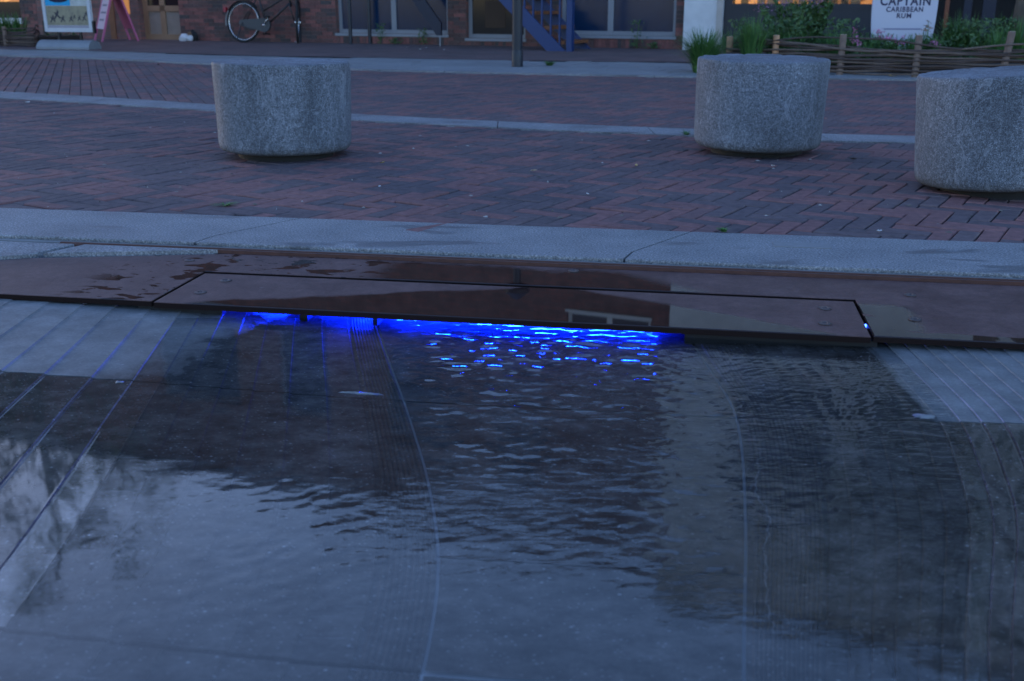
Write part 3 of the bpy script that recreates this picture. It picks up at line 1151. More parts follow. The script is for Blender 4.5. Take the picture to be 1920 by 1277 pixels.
# centre slabs
crows = [rows[0], (lambda x: 1.475 - 0.12 * x, lambda x: J1(x) - 0.003, 24), (lambda x: J2(x) + 0.005, lambda x: 1.470 - 0.12 * x, 14), rows[2], rows[3]]
for lo, hi, n in crows:
    b = MB()
    vs, fs = [], []
    nk = 10
    zj = random.uniform(-0.0005, 0.0003)
    for i in range(n + 1):
        t = i / n
        for k in range(nk + 1):
            u = k / nk
            y = 1.8
            for _ in range(4):
                x = Li(y) + 0.003 + u * (Ri(y) - Li(y) - 0.006)
                y = lo(x) + t * (hi(x) - lo(x))
            vs.append((x, y, FLOOR + zj - 0.0005))
    for i in range(n):
        for k in range(nk):
            a = i * (nk + 1) + k
            fs.append((a, a + 1, a + nk + 2, a + nk + 1))
    b.add(vs, fs)
    b.build('basin_slab', M['basin'], basin)

# ------------------------------------------------------------------ water sheet with real ripples
nx, ny = 470, 560
wx = np.linspace(-1.15, 1.15, nx)
wy = np.linspace(0.35, 2.74, ny)
X, Y = np.meshgrid(wx, wy)


def lut(n, y):
    return np.interp(y, YS, LUT[n])


def sstep(v, a, b_):
    t = np.clip((v - a) / (b_ - a), 0, 1)
    return t * t * (3 - 2 * t)


def waves(n, l0, l1, dirc, spread):
    Z = np.zeros_like(X)
    for _ in range(n):
        lam = l0 * (l1 / l0) ** rng.random()
        a = dirc + rng.normal() * spread
        k = 2 * math.pi / lam
        ph = rng.random() * 6.28
        # slow phase wobble makes crests short and irregular
        w1 = 0.9 * np.sin(X * rng.uniform(8, 22) + rng.random() * 6) + 0.9 * np.sin(Y * rng.uniform(8, 22) + rng.random() * 6)
        Z += np.sin(k * (X * math.cos(a) + Y * math.sin(a)) + ph + w1) * lam / (2 * math.pi) * math.sqrt(2.0 / n)
    return Z  # unit rms slope


chan = sstep(X, lut('Li', Y) - 0.05, lut('Li', Y) + 0.10) * sstep(-X, -(lut('Ri', Y) + 0.12), -(lut('Ri', Y) - 0.06))
src = np.exp(-((X - 0.08 + 0.16 * (Y - 2.5)) / 0.42) ** 2)
e_strong = chan * src * sstep(Y, 1.70, 2.55)
e_mid = chan * sstep(Y, 1.25, 1.75)
patch = 0.5 + 0.5 * np.tanh(2.0 * waves(10, 0.12, 0.35, 1.57, 0.9) / 0.03)
near_edge = np.exp(-((Y - 1.52 - 0.10 * X) / 0.22) ** 2)
leftwing = sstep(-X, 0.1, 0.35)
Z = waves(30, 0.018, 0.05, 1.57, 0.45) * (0.042 * e_mid * (0.40 + 0.60 * patch))
Z += waves(26, 0.020, 0.05, 1.57, 0.8) * (0.085 * e_strong)
Z += waves(22, 0.035, 0.10, 1.45, 0.5) * (0.035 * e_strong + 0.016 * e_mid)
Z += waves(34, 0.020, 0.060, 2.15, 0.55) * (0.016 * near_edge * sstep(X, -0.80, -0.30))
qr = (X - lut('Ri', Y)) / (lut('Rf', Y) - lut('Ri', Y))
ridge = np.sin(2 * math.pi * qr / 0.082 + 1.2 * np.sin(Y * 9 + 2) + 0.9 * np.sin(Y * 23 + qr * 9)) * (0.5 + 0.5 * patch)
Z += ridge * 0.00036 * sstep(qr, 0.10, 0.35) * sstep(Y, 1.85, 2.25)
Z += ridge * 0.00006 * sstep(qr, 0.35, 0.6) * (1 - sstep(Y, 1.85, 2.0))
Z += waves(14, 0.06, 0.2, 1.3, 0.9) * 0.0022
Z += waves(28, 0.014, 0.035, 2.3, 0.45) * 0.034 * sstep(X, lut('Ri', Y) - 0.12, lut('Ri', Y) + 0.10) * sstep(Y, 1.75, 2.2)
Zw = WATER_Z + Z
vs = np.stack([X.ravel(), Y.ravel(), Zw.ravel()], 1)
idx = np.arange(nx * ny).reshape(ny, nx)
quads = np.stack([idx[:-1, :-1], idx[:-1, 1:], idx[1:, 1:], idx[1:, :-1]], -1).reshape(-1, 4)
# keep the sheet in front of the steel edge (a little under the lid)
front = 2.629 + X * math.tan(EA) + 0.26
keep = (Y < front)
quads = quads[keep.ravel()[quads].all(1)]
me = bpy.data.meshes.new('water')
me.from_pydata(vs.tolist(), [], quads.tolist())
me.polygons.foreach_set('use_smooth', [True] * len(me.polygons))
me.materials.append(M['water'])
kind(put('water', me), label='thin rippled sheet of water running over the basin')

# ------------------------------------------------------------------ granite bollards
def bollard(loc, rad, h, tiltx, tilty, rz, label):
    root = empty('stone_bollard', (loc[0], loc[1], 0), rz)
    tag(root, label, 'bollard', 'round granite seats on the bricks')
    z0 = 0.028
    prof = [(0.02, z0), (rad * 0.86, z0), (rad * 0.93, z0 + 0.006), (rad * 0.968, z0 + 0.02), (rad * 0.978, z0 + 0.045)]
    for k in range(1, 7):
        prof.append((rad * (0.978 + 0.022 * k / 6), z0 + 0.045 + (h - 0.06 - 0.045) * k / 6))
    prof += [(rad, z0 + h - 0.014), (rad * 0.997, z0 + h - 0.006), (rad * 0.985, z0 + h - 0.0005), (rad * 0.96, z0 + h), (0.02, z0 + h)]
    b = MB()
    b.lathe(prof, 160)
    # hand-dressed unevenness
    rr_ = random.Random(int(loc[0] * 100))
    chips = [(rr_.uniform(0, 6.28), rr_.uniform(0.03, 0.09), rr_.uniform(0.004, 0.011)) for _ in range(14)]

    def chip(x, y, z):
        a = math.atan2(y, x) % 6.283
        if math.hypot(x, y) < rad * 0.9 or z < z0 + h - 0.02:
            return (x, y, z)
        d = sum(dp * math.exp(-((a - ca) / cw) ** 2) for ca, cw, dp in chips)
        k = 1 - d * 0.8 / rad
        return (x * k, y * k, z - d * 0.5)
    b.v = [chip(*q) for q in b.v]
    b.v = [(x * (1 + 0.003 * math.sin(7 * math.atan2(y, x) + 9 * z)), y * (1 + 0.003 * math.sin(5 * math.atan2(y, x) - 13 * z)), z) for x, y, z in b.v]
    o = b.build('body', M['granite'], root, smooth=True, sharp=50)
    o.rotation_euler = (tiltx, tilty, 0)
    o.location = (0, 0, abs(tilty) * rad * 0.3)
    b = MB()
    b.lathe([(rad * 0.70, -0.01), (rad * 0.70, 0.05), (0.02, 0.05)], 40)
    b.build('plinth', M['dark'], root)
    return root


bollard((-1.150, 5.47), 0.338, 0.432, 0, R(0.6), 0.4, 'round granite bollard standing alone left of the lamp post')
bollard((1.272, 5.60), 0.330, 0.440, 0, R(-1.0), 2.1, 'round granite bollard in front of the woven fence and white wall')
bollard((2.035, 4.44), 0.340, 0.446, R(-1.4), R(-3.8), 0.0, 'round granite bollard cut off by the right edge, tilted')


# ------------------------------------------------------------------ facades
FA = R(-21.7)
FO = Vector((2.604, 16.592, 0))


def lxp(px):
    """pixel column of the photograph -> metres along the facade (0 at its right end, negative to the left)"""
    k = (px - 960) / 2079.0
    s = (2.604 - 16.592 * k) / (0.929 + 0.370 * k)
    return -s


def cells_wall(b, x0, x1, z0, z1, holes, y0=0.0, y1=0.22):
    xs = sorted({x0, x1, *[v for h in holes for v in h[:2] if x0 < v < x1]})
    zs = sorted({z0, z1, *[v for h in holes for v in h[2:] if z0 < v < z1]})
    for i in range(len(xs) - 1):
        k = 0
        while k < len(zs) - 1:
            cx, cz = (xs[i] + xs[i + 1]) / 2, (zs[k] + zs[k + 1]) / 2
            if any(h[0] < cx < h[1] and h[2] < cz < h[3] for h in holes):
                k += 1
                continue
            k2 = k + 1
            while k2 < len(zs) - 1 and not any(h[0] < cx < h[1] and h[2] < (zs[k2] + zs[k2 + 1]) / 2 < h[3] for h in holes):
                k2 += 1
            b.box(xs[i], xs[i + 1], y0, y1, zs[k], zs[k2])
            k = k2


def window(parent, x0, x1, z0, z1, muls=(), fm='frame', gm='glass', bar=0.06, y=0.09, sill=True):
    b = MB()
    b.box(x0, x0 + bar, y, y + 0.05, z0, z1)
    b.box(x1 - bar, x1, y, y + 0.05, z0, z1)
    b.box(x0 + bar, x1 - bar, y, y + 0.05, z0, z0 + bar)
    b.box(x0 + bar, x1 - bar, y, y + 0.05, z1 - bar, z1)
    for m in muls:
        b.box(m - bar * 0.75, m + bar * 0.75, y - 0.004, y + 0.05, z0 + bar, z1 - bar)
    w = b.build('window', M[fm], parent)
    ed = [x0 + bar] + [m for m in muls] + [x1 - bar]
    for a, c in zip(ed[:-1], ed[1:]):
        MB().box(a + 0.002, c - 0.002, y + 0.022, y + 0.03, z0 + bar, z1 - bar).build('pane', M[gm], w)
    if sill:
        MB().box(x0 - 0.02, x1 + 0.02, -0.03, y - 0.001, z0 - 0.045, z0 - 0.002).build('sill', M[fm], w)
    return w


brickb = empty('brick_building', FO, FA)
tag(brickb, 'long red brick building with low dark windows across the street', 'building')
X_ = {k: lxp(k) for k in (-200, 0, 45, 75, 210, 265, 340, 632, 840, 875, 985, 1050, 1266, 1285, 235, 395, 480, 580, 700, 850, 920, 1060, 1255)}
TOP = 8.35
wins = [(X_[632], X_[840], 0.17, 1.75), (X_[875], X_[985], 0.12, 1.75), (X_[1050], X_[1266], 0.19, 1.75)]
ups = [(X_[235], X_[395], 4.9, 6.9), (X_[480], X_[580], 4.9, 6.9), (X_[700], X_[850], 4.9, 6.9), (X_[920], X_[1060] - 0.3, 5.2, 6.9)]
ups2 = [(X_[1060] + 0.1, X_[1255] - 0.1, 4.25, 4.95)]
door_h = (X_[265], X_[340], 0.0, 2.4)
shop_h = (X_[-200], X_[45], 0.30, 2.2)
holes = wins + ups + ups2 + [door_h, shop_h]
b = MB()
cells_wall(b, -24, 0.0, -0.05, TOP, holes)
b.build('wall', M['fbrick'], brickb)
MB().box(-24.2, 0.0, -0.10, 0.35, TOP, TOP + 0.22).build('roof_edge', M['navy'], brickb)
MB().box(-24, 0.0, 0.224, 6, 0.0, TOP - 0.01).build('core', M['dark'], brickb)
window(brickb, *wins[0], muls=(lxp(735),))
window(brickb, *wins[1], gm='glass2')
window(brickb, *wins[2], muls=(lxp(1141),))
for h in ups:
    window(brickb, *h, fm='frame', gm='glass', bar=0.05)
for h in ups2:
    window(brickb, *h, muls=((h[0] + h[1]) / 2,), fm='white', gm='glass2')
# something boxy standing behind the middle window
bx0, bx1 = lxp(905), lxp(943)
MB().box(bx0, bx1, 0.105, 0.1105, 0.28, 0.70).build('cardboard_box', plain('cardboard', (0.06, 0.035, 0.02), 0.8), brickb)

# single bricks of the lower wall
BM = {}


def wall_brick(x, z, L, H, name='brick'):
    tn = round(min(1, max(0, random.gauss(0.5, 0.3))) * 8) / 8
    k = (round(L, 3), round(H, 3), tn)
    if k not in BM:
        BM[k] = MB().box(0.004, L - 0.004, -0.007, 0.02, 0.004, H - 0.004, tn).mesh(name, M['brick1'])
    o = put(name, BM[k], brickb)
    o.location = (x, random.uniform(-0.0015, 0.0015), z)
    return o


def lay(x0, x1, z0, z1):
    H = 0.0625
    r = 0
    z = z0
    while z + H <= z1 + 1e-6:
        x = x0 - (0.105 if r % 2 else 0)
        while x < x1 - 0.02:
            a, c = max(x, x0), min(x + 0.21, x1)
            if c - a > 0.03:
                wall_brick(a, z, c - a, H)
            x += 0.21
        z += H
        r += 1


lay(X_[340], X_[632], 0.004, 0.80)
for a, c in ((840, 875), (985, 1050), (1266, 1285)):
    lay(X_[a], X_[c], 0.004, 0.80)
lay(X_[45], X_[75], 0.004, 0.80)
for (a, c, z0, z1) in wins:
    x = a
    while x < c - 0.03:
        wall_brick(x, 0.004, min(0.0625, c - x), z0 - 0.055, 'soldier_brick')
        x += 0.0625
# timber door in its recess, lit from inside the porch
dx0, dx1 = X_[265], X_[340]
dw = dx1 - dx0
b = MB()
for a, c, z0, z1 in ((0, 0.10, 0, 2.4), (dw - 0.08, dw, 0, 2.4), (0.10, dw - 0.08, 0, 0.10), (0.10, dw - 0.08, 0.50, 0.60), (0.10, dw - 0.08, 2.3, 2.4), (dw * 0.42, dw * 0.42 + 0.11, 0.10, 2.3)):
    b.box(dx0 + a, dx0 + c, 0.12, 0.18, z0, z1)
dr = b.build('door', M['door'], brickb)
MB().box(dx0 + 0.10, dx1 - 0.08, 0.15, 0.165, 0.10, 0.50).build('door_panel', plain('door_panel_grey', (0.27, 0.22, 0.18), 0.6), dr)
MB().box(dx0 + 0.10, dx1 - 0.08, 0.15, 0.165, 0.60, 2.3).build('pane', M['glass2'], dr)
MB().box(X_[210], X_[210] + 0.12, -0.02, 0.0, 0, 2.4).build('porch_post', M['tread'], brickb)
# lit shop window at far left
window(brickb, *shop_h, fm='white', gm='glass2', y=0.06)
lamp_m = mat_shop_interior('warm_shop_light', (1.0, 0.45, 0.12), (0.35, 0.12, 0.03), 0.28)
MB().box(X_[-200] + 0.06, X_[45] - 0.06, 0.07, 0.081, 0.66, 2.13).build('lit_interior', lamp_m, brickb)
MB().box(X_[265] - 0.34, X_[265] - 0.20, -0.004, 0.004, 0.45, 2.2).build('lit_side_window', emis('warm_side_light', (1.0, 0.40, 0.08), 0.12), brickb)
pl = bpy.data.lights.new('porch_light', 'POINT')
pl.energy = 2.4
pl.color = (1.0, 0.5, 0.18)
pl.shadow_soft_size = 0.1
po = put('porch_light', pl, brickb)
po.location = (dx0 + 0.2, -0.35, 1.9)

# white building with the dark shop front
wb = empty('white_building', FO + Vector((math.cos(FA) * 0.004, math.sin(FA) * 0.004, 0)), FA)
tag(wb, 'white painted building with dark shop front behind the flower bed', 'building')


def rxp(px):
    return lxp(px)


w0 = rxp(1358)
w1, w2 = rxp(1655), rxp(1960)
wh = [(w0, w1, 0.0, 2.6), (w1 + 0.1, w2, 0.0, 2.6), (rxp(1420), rxp(1640), 4.75, 6.9), (rxp(1690), rxp(1900), 4.75, 6.9)]
YF = -0.22
tw = NT('white_brick')
bb = tw.n('TexBrick')
xx, yy, zz = tw.sep(tw.obj())
cv = tw.n('CombineXYZ')
tw.set(cv.inputs[0], tw.math('ADD', xx, yy))
tw.set(cv.inputs[1], zz)
tw.set(bb.inputs['Vector'], cv.outputs[0])
bb.inputs['Scale'].default_value = 1
bb.inputs['Brick Width'].default_value = 0.21
bb.inputs['Row Height'].default_value = 0.0625
bb.inputs['Mortar Size'].default_value = 0.006
bb.inputs['Mortar Smooth'].default_value = 0.6
nz = tw.noise(tw.obj(), 3, 5, 0.6)
tw.bs(Base_Color=tw.ramp(nz, [(0.3, (0.56, 0.56, 0.55)), (0.7, (0.70, 0.70, 0.69))]), Roughness=0.7, Normal=tw.bump(bb.outputs['Fac'], -0.5, 0.008))
b = MB()
cells_wall(b, 0.0, 14, -0.05, 9.0, wh, YF, 0.1)
b.build('wall', tw.m, wb)
MB().box(0.0, 14.2, YF - 0.12, 0.3, 9.0, 9.2).build('roof_edge', M['frame'], wb)
MB().box(0.0, 14, 0.35, 6, 0.0, 8.95).build('core', M['dark'], wb)
MB().box(w0 - 0.09, w0 - 0.002, YF - 0.02, YF - 0.002, 0, 2.6).build('corner_trim', plain('pale_trim', (0.42, 0.38, 0.34), 0.6), wb)
b = MB()
b.box(w0 + 0.002, w1 - 0.002, YF + 0.06, YF + 0.12, 0, 0.60)
b.box(w0 + 0.002, w0 + 0.12, YF + 0.05, YF + 0.118, 0.60, 2.6)
b.box(w1 - 0.12, w1 - 0.002, YF + 0.05, YF + 0.118, 0.60, 2.6)
b.box(w0 + 0.12, w1 - 0.12, YF + 0.05, YF + 0.118, 0.60, 0.66)
sf = b.build('shop_front', plain('shop_front_navy', (0.014, 0.018, 0.028), 0.45), wb)
shop_m = mat_shop_interior('warm_shop_display', (0.9, 0.36, 0.10), (0.10, 0.03, 0.01), 0.26)
MB().box(w0 + 0.13, w1 - 0.13, YF + 0.20, YF + 0.21, 0.66, 2.5).build('lit_interior', shop_m, sf)
for k in range(9):
    xa = w0 + 0.25 + k * (w1 - w0 - 0.5) / 9 + random.uniform(-0.04, 0.04)
    MB().box(xa, xa + random.uniform(0.08, 0.2), YF + 0.13, YF + 0.19, 0.66, 0.66 + random.uniform(0.06, 0.35)).build('display_box', M[random.choice(('door', 'tread', 'twig2', 'dark'))], sf)
MB().box(w0 + 0.122, w1 - 0.122, YF + 0.08, YF + 0.086, 0.662, 2.6).build('pane', M['clearpane'], sf)
b = MB()
for px, wdt in ((1800, 0.10), (1835, 0.16)):
    x = rxp(px)
    b.box(x, x + wdt, YF + 0.06, YF + 0.12, 0, 2.6)
b.build('door_frame', M['navy'], wb)
MB().box(rxp(1765), rxp(1773), YF + 0.19, YF + 0.20, 0.25, 2.2).build('lit_shelf', emis('dim_warm_shelf', (1.0, 0.35, 0.1), 0.012), wb)
for h in wh[2:]:
    window(wb, *h, muls=((h[0] * 2 + h[1]) / 3, (h[0] + h[1] * 2) / 3), fm='navy', gm='glass', y=YF + 0.1, sill=False)


# ------------------------------------------------------------------ blue staircase along the facade
def FW(x, y, z=0.0):
    c, s = math.cos(FA), math.sin(FA)
    return (FO.x + x * c - y * s, FO.y + x * s + y * c, z)


st = empty('blue_staircase', (*G(1063, 97), 0), FA + R(-8))
tag(st, 'blue steel staircase with brown treads beside the lamp post', 'staircase')
rise, run, nst, sw_ = 0.205, 0.235, 10, 0.86


def stringer(y):
    b = MB()
    prof = [(-0.02, 0.0), (-0.33, 0.0), (-0.33 - run * nst, rise * nst), (-run * nst - 0.02, rise * nst)]
    vs = [(x, y, z) for x, z in prof] + [(x, y + 0.03, z) for x, z in prof]
    b.add(vs, [(0, 1, 2, 3), (7, 6, 5, 4), (0, 4, 5, 1), (1, 5, 6, 2), (2, 6, 7, 3), (3, 7, 4, 0)])
    return b.build('stringer', M['bluepaint'], st)


stringer(0.0)
stringer(sw_ - 0.03)
for i in range(nst):
    MB().box(-0.34 - run * i, -0.06 - run * i, 0.032, sw_ - 0.032, rise * (i + 0.7) - 0.045, rise * (i + 0.7)).build('tread', M['tread'], st)
MB().box(0.0, 0.085, -0.03, 0.055, 0.0, 1.05).build('newel_post', M['bluepaint'], st)
for i in range(6):
    x = -0.13 - run * 0.62 * i
    z = rise / run * (-x) - 0.02
    MB().box(x - 0.012, x + 0.012, 0.004, 0.026, z, z + 0.9).build('baluster', M['bluepaint'], st)
b = MB()
b.tube([(0.04, 0.012, 1.03), (-run * nst, 0.012, 1.03 + rise * nst)], 0.022)
b.build('handrail', M['bluepaint'], st)
MB().box(-run * nst - 0.8, -run * nst - 0.33, 0.0, sw_, rise * nst - 0.06, rise * nst).build('landing', M['bluepaint'], st)

dbm = empty('diagonal_beam', FW(lxp(846), -0.45), FA)
tag(dbm, 'dark navy diagonal beam end in front of the brick pier left of the stairs', 'beam')
b = MB()
prof = [(0.03, 0.17), (0.03, 0.36), (-1.50, 2.35), (-1.75, 2.35), (-0.05, 0.17)]
n = len(prof)
b.add([(x, 0, z) for x, z in prof] + [(x, 0.05, z) for x, z in prof], [tuple(range(n)), tuple(range(2 * n - 1, n - 1, -1))] + [(i, n + i, n + (i + 1) % n, (i + 1) % n) for i in range(n)])
b.build('beam', M['navy'], dbm)
MB().box(-0.005, 0.012, 0.015, 0.03, 0.0, 0.18).build('foot', M['frame'], dbm)
MB().box(-1.70, -1.60, 0.0, 0.45, 2.25, 2.34).build('wall_bracket', M['navy'], dbm)

# ------------------------------------------------------------------ posts
lp = empty('lamp_post', (*G(970, 125), 0))
tag(lp, 'dark lamp post with thick sleeve between two bollards, far side of road', 'lamp post')
b = MB()
b.lathe([(0.064, -0.02), (0.064, 0.17), (0.060, 0.182)], 24)
b.build('sleeve', M['darkmetal'], lp, smooth=True, sharp=40)
b = MB()
b.lathe([(0.059, 0.17), (0.058, 1.2), (0.045, 2.5)], 24)
b.build('post', M['darkmetal'], lp, smooth=True, sharp=40)
b = MB()
b.lathe([(0.05, 2.5), (0.15, 2.55), (0.16, 2.6), (0.05, 2.7), (0.01, 2.72)], 24)
b.build('lamp_head', M['darkmetal'], lp, smooth=True, sharp=40)
for px, py, r, lab in ((562, 80, 0.040, 'dark blue steel post crossing the front of the bicycle'), (601, 80.5, 0.036, 'dark blue steel post just right of the bicycle'), (658, 83.5, 0.031, 'dark blue steel post in front of the left window pane'), (694, 82.5, 0.031, 'dark blue steel post nearest the white window mullion')):
    po_ = empty('steel_post', (*G(px, py), 0))
    tag(po_, lab, 'post', 'dark blue posts along the brick wall')
    b = MB()
    b.lathe([(r, -0.02), (r, 1.05), (r * 0.85, 1.075), (0.004, 1.085)], 16)
    b.build('shaft', M['darkmetal'], po_, smooth=True, sharp=40)
    b = MB()
    b.lathe([(r * 1.25, -0.01), (r * 1.25, 0.012), (r * 1.02, 0.016)], 16)
    b.build('foot_ring', M['darkmetal'], po_)

# ------------------------------------------------------------------ bicycle leaning on the wall
bx = FW(lxp(481), -0.38)
bike = empty('bicycle', bx, FA)
tag(bike, 'dark city bicycle with chain case leaning by the brick wall', 'bicycle')
bike.rotation_euler = (R(-6), 0, FA)
WR = 0.345


def ring(b, c, rad, tr, seg=48, axis=(0, 1, 0), tseg=8):
    pts = []
    ax = Vector(axis).normalized()
    u = Vector((0, 0, 1))
    v = ax.cross(u)
    for i in range(seg + 1):
        t = 2 * math.pi * i / seg
        pts.append(Vector(c) + (u * math.cos(t) + v * math.sin(t)) * rad)
    b.tube(pts, tr, tseg, cap=False)


def wheel(c, axis):
    b = MB()
    ring(b, c, WR - 0.020, 0.020, axis=axis)
    w = b.build('wheel', M['rubber'], bike, smooth=True)
    b = MB()
    ring(b, c, WR - 0.046, 0.010, axis=axis)
    b.build('rim', M['chrome'], w, smooth=True)
    b = MB()
    ax = Vector(axis).normalized()
    u = Vector((0, 0, 1))
    v = ax.cross(u)
    for i in range(18):
        t = 2 * math.pi * i / 18
        b.tube([Vector(c) + ax * (0.03 if i % 2 else -0.03), Vector(c) + (u * math.cos(t) + v * math.sin(t)) * (WR - 0.045)], 0.0010, 4)
    kind(b.build('spokes', M['blackmetal'], w), 'stuff')
    b = MB()
    b.tube([Vector(c) - ax * 0.05, Vector(c) + ax * 0.05], 0.024, 10)
    b.build('hub', M['chrome'], w)


rc = Vector((0, 0, WR))
fc = Vector((1.08, 0.0, WR))
wheel(rc, (0, 1, 0))
fax = Vector((0.86, 0.5, 0))
wheel(fc, fax)
bbk = Vector((0.46, 0, 0.29))
seat = Vector((0.27, 0, 0.85))
head = Vector((0.90, 0, 0.78))
b = MB()
b.tube([bbk, seat], 0.016)
b.tube([bbk, Vector((0.93, 0, 0.66))], 0.018)
b.tube([Vector((0.38, 0, 0.52)), head], 0.015)
b.tube([Vector((0.87, 0, 0.88)), Vector((0.95, 0, 0.60))], 0.019)
for s_ in (-0.05, 0.05):
    b.tube([rc + Vector((0, s_, 0)), bbk], 0.009)
    b.tube([rc + Vector((0, s_, 0)), seat - Vector((0, 0, 0.12))], 0.008)
b.build('frame', M['blackmetal'], bike, smooth=True)
b = MB()
fs_ = Vector((-fax.y, fax.x, 0))
for s_ in (-0.05, 0.05):
    b.tube([fc + fax * s_, Vector((0.97, 0, 0.62)) + fax * s_, Vector((0.95, 0, 0.66))], 0.011)
b.build('fork', M['blackmetal'], bike, smooth=True)
# chain case
b = MB()
cc = []
for i in range(13):
    t = math.pi / 2 - math.pi * i / 12
    cc.append((bbk.x + 0.115 * math.cos(t), bbk.z + 0.115 * math.sin(t)))
for i in range(9):
    t = -math.pi / 2 - math.pi * i / 8
    cc.append((rc.x + 0.05 * math.cos(t), rc.z - 0.02 + 0.05 * math.sin(t)))
n = len(cc)
b.add([(x, -0.075, z) for x, z in cc] + [(x, -0.035, z) for x, z in cc], [tuple(range(n)), tuple(range(2 * n - 1, n - 1, -1))] + [(i, n + i, n + (i + 1) % n, (i + 1) % n) for i in range(n)])
b.build('chain_case', plain('chain_case_grey', (0.035, 0.038, 0.042), 0.4), bike)
b = MB()
b.tube([bbk + Vector((0, -0.09, 0)), bbk + Vector((0.10, -0.09, 0.13))], 0.010)
b.tube([bbk + Vector((0, 0.09, 0)), bbk + Vector((-0.10, 0.09, -0.13))], 0.010)
b.tube([bbk + Vector((0, -0.1, 0)), bbk + Vector((0, 0.1, 0))], 0.018)
b.build('crank', M['chrome'], bike, smooth=True)
for dx, dy, dz in ((0.10, -0.14, 0.13), (-0.10, 0.14, -0.13)):
    p = bbk + Vector((dx, dy, dz))
    MB().box(p.x - 0.05, p.x + 0.05, p.y - 0.04, p.y + 0.04, p.z - 0.012, p.z + 0.012).build('pedal', M['rubber'], bike)


def mudguard(c, rad, t0, t1, ax, m, name, wdt=0.028):
    b = MB()
    ax = Vector(ax).normalized()
    u = Vector((0, 0, 1))
    v = ax.cross(u)
    vs, fs = [], []
    N = 20
    for i in range(N + 1):
        t = t0 + (t1 - t0) * i / N
        d = u * math.cos(t) + v * math.sin(t)
        vs += [Vector(c) + d * (rad - 0.012) - ax * wdt, Vector(c) + d * rad, Vector(c) + d * (rad - 0.012) + ax * wdt]
    for i in range(N):
        for k in range(2):
            fs.append((i * 3 + k, i * 3 + k + 1, i * 3 + 4 + k, i * 3 + 3 + k))
    b.add(vs, fs)
    return b.build(name, m, bike, smooth=True)


# axis (0,1,0) x up -> v = +x ; negative angle is towards the rear
mudguard(rc, WR + 0.022, -1.05, 0.9, (0, 1, 0), M['blackmetal'], 'mudguard')
mudguard(rc, WR + 0.026, -1.75, -0.95, (0, 1, 0), M['white'], 'mudguard_tail')
mudguard(fc, WR + 0.022, -1.2, 0.5, fax, M['blackmetal'], 'mudguard')
MB().box(-WR - 0.055, -WR - 0.005, -0.03, 0.03, WR + 0.16, WR + 0.24).build('tail_light', plain('red_lens', (0.30, 0.01, 0.02), 0.3), bike)
b = MB()
b.tube([seat, seat + Vector((-0.04, 0, 0.13))], 0.014)
b.build('seat_post', M['chrome'], bike)
b = MB()
vs = []
for i in range(9):
    t = i / 8
    x = 0.36 - 0.30 * t
    w = 0.03 + 0.07 * t ** 1.5
    for y, z in ((-w, 0.96), (-w * 0.8, 1.0), (0, 1.012), (w * 0.8, 1.0), (w, 0.96)):
        vs.append((x, y, z + 0.012 * t))
b.add(vs, [(i * 5 + k, i * 5 + k + 1, i * 5 + 6 + k, i * 5 + 5 + k) for i in range(8) for k in range(4)] + [(4, 3, 2, 1, 0), (40, 41, 42, 43, 44)])
b.build('saddle', M['rubber'], bike, smooth=True)
b = MB()
hc = Vector((0.85, 0, 1.02))
b.tube([Vector((0.87, 0, 0.88)), hc], 0.013)
b.tube([hc + Vector((-0.20, -0.27, 0.02)), hc + Vector((-0.04, -0.20, 0.04)), hc, hc + Vector((-0.04, 0.20, 0.04)), hc + Vector((-0.20, 0.27, 0.02))], 0.011)
b.build('handlebar', M['chrome'], bike, smooth=True)
b = MB()
b.tube([rc + Vector((0.02, -0.09, -0.02)), Vector((0.0, -0.20, 0.03))], 0.009)
b.build('kickstand', M['blackmetal'], bike)

# ------------------------------------------------------------------ signs at the left
ps = empty('poster_stand', (*G(134, 92), 0), R(-12))
tag(ps, 'white framed poster stand on heavy grey curved foot at far left', 'sign')
pm = 1 / 112.0
b = MB()
fp = []
for i in range(11):
    t = i / 10
    fp.append((-0.17 + 0.34 * t, 0.10 * math.sin(math.pi * t) ** 0.6 + 0.035))
prof = [(-0.17, 0.0)] + fp + [(0.17, 0.0)]
n = len(prof)
b.add([(-0.48, y, z) for y, z in prof] + [(0.44, y - 0.06, z) for y, z in prof], [tuple(range(n)), tuple(range(2 * n - 1, n - 1, -1))] + [(i, n + i, n + (i + 1) % n, (i + 1) % n) for i in range(n)])
b.build('foot', plain('foot_grey', (0.20, 0.215, 0.23), 0.55), ps)
MB().box(-0.20, -0.17, -0.01, 0.02, 0.12, 0.27).build('leg', M['blackmetal'], ps)
MB().box(0.17, 0.20, -0.01, 0.02, 0.12, 0.27).build('leg', M['blackmetal'], ps)
pz0 = 0.25
MB().box(-0.40, 0.40, 0.0, 0.035, pz0, pz0 + 1.15).build('backing', M['white'], ps)
for a, c in ((-0.43, -0.401), (0.401, 0.43)):
    MB().box(a, c, -0.012, 0.045, pz0 - 0.02, pz0 + 0.16).build('clamp', M['blackmetal'], ps)
b = MB()
for a, c, z0, z1 in ((-0.40, -0.35, 0, 1.15), (0.35, 0.40, 0, 1.15), (-0.35, 0.35, 0, 0.05), (-0.35, 0.35, 1.1, 1.15)):
    b.box(a, c, -0.014, -0.001, pz0 + z0, pz0 + z1)
b.build('frame', plain('frame_pale', (0.46, 0.47, 0.49), 0.4), ps)
b = MB()
b.box(-0.345, 0.345, -0.004, -0.001, pz0 + 0.055, pz0 + 0.095)
b.build('print_strip', plain('lilac_print', (0.30, 0.28, 0.32), 0.5), ps)
tt = NT('sepia_print')
nn = tt.noise(tt.obj(), 9, 5, 0.6)
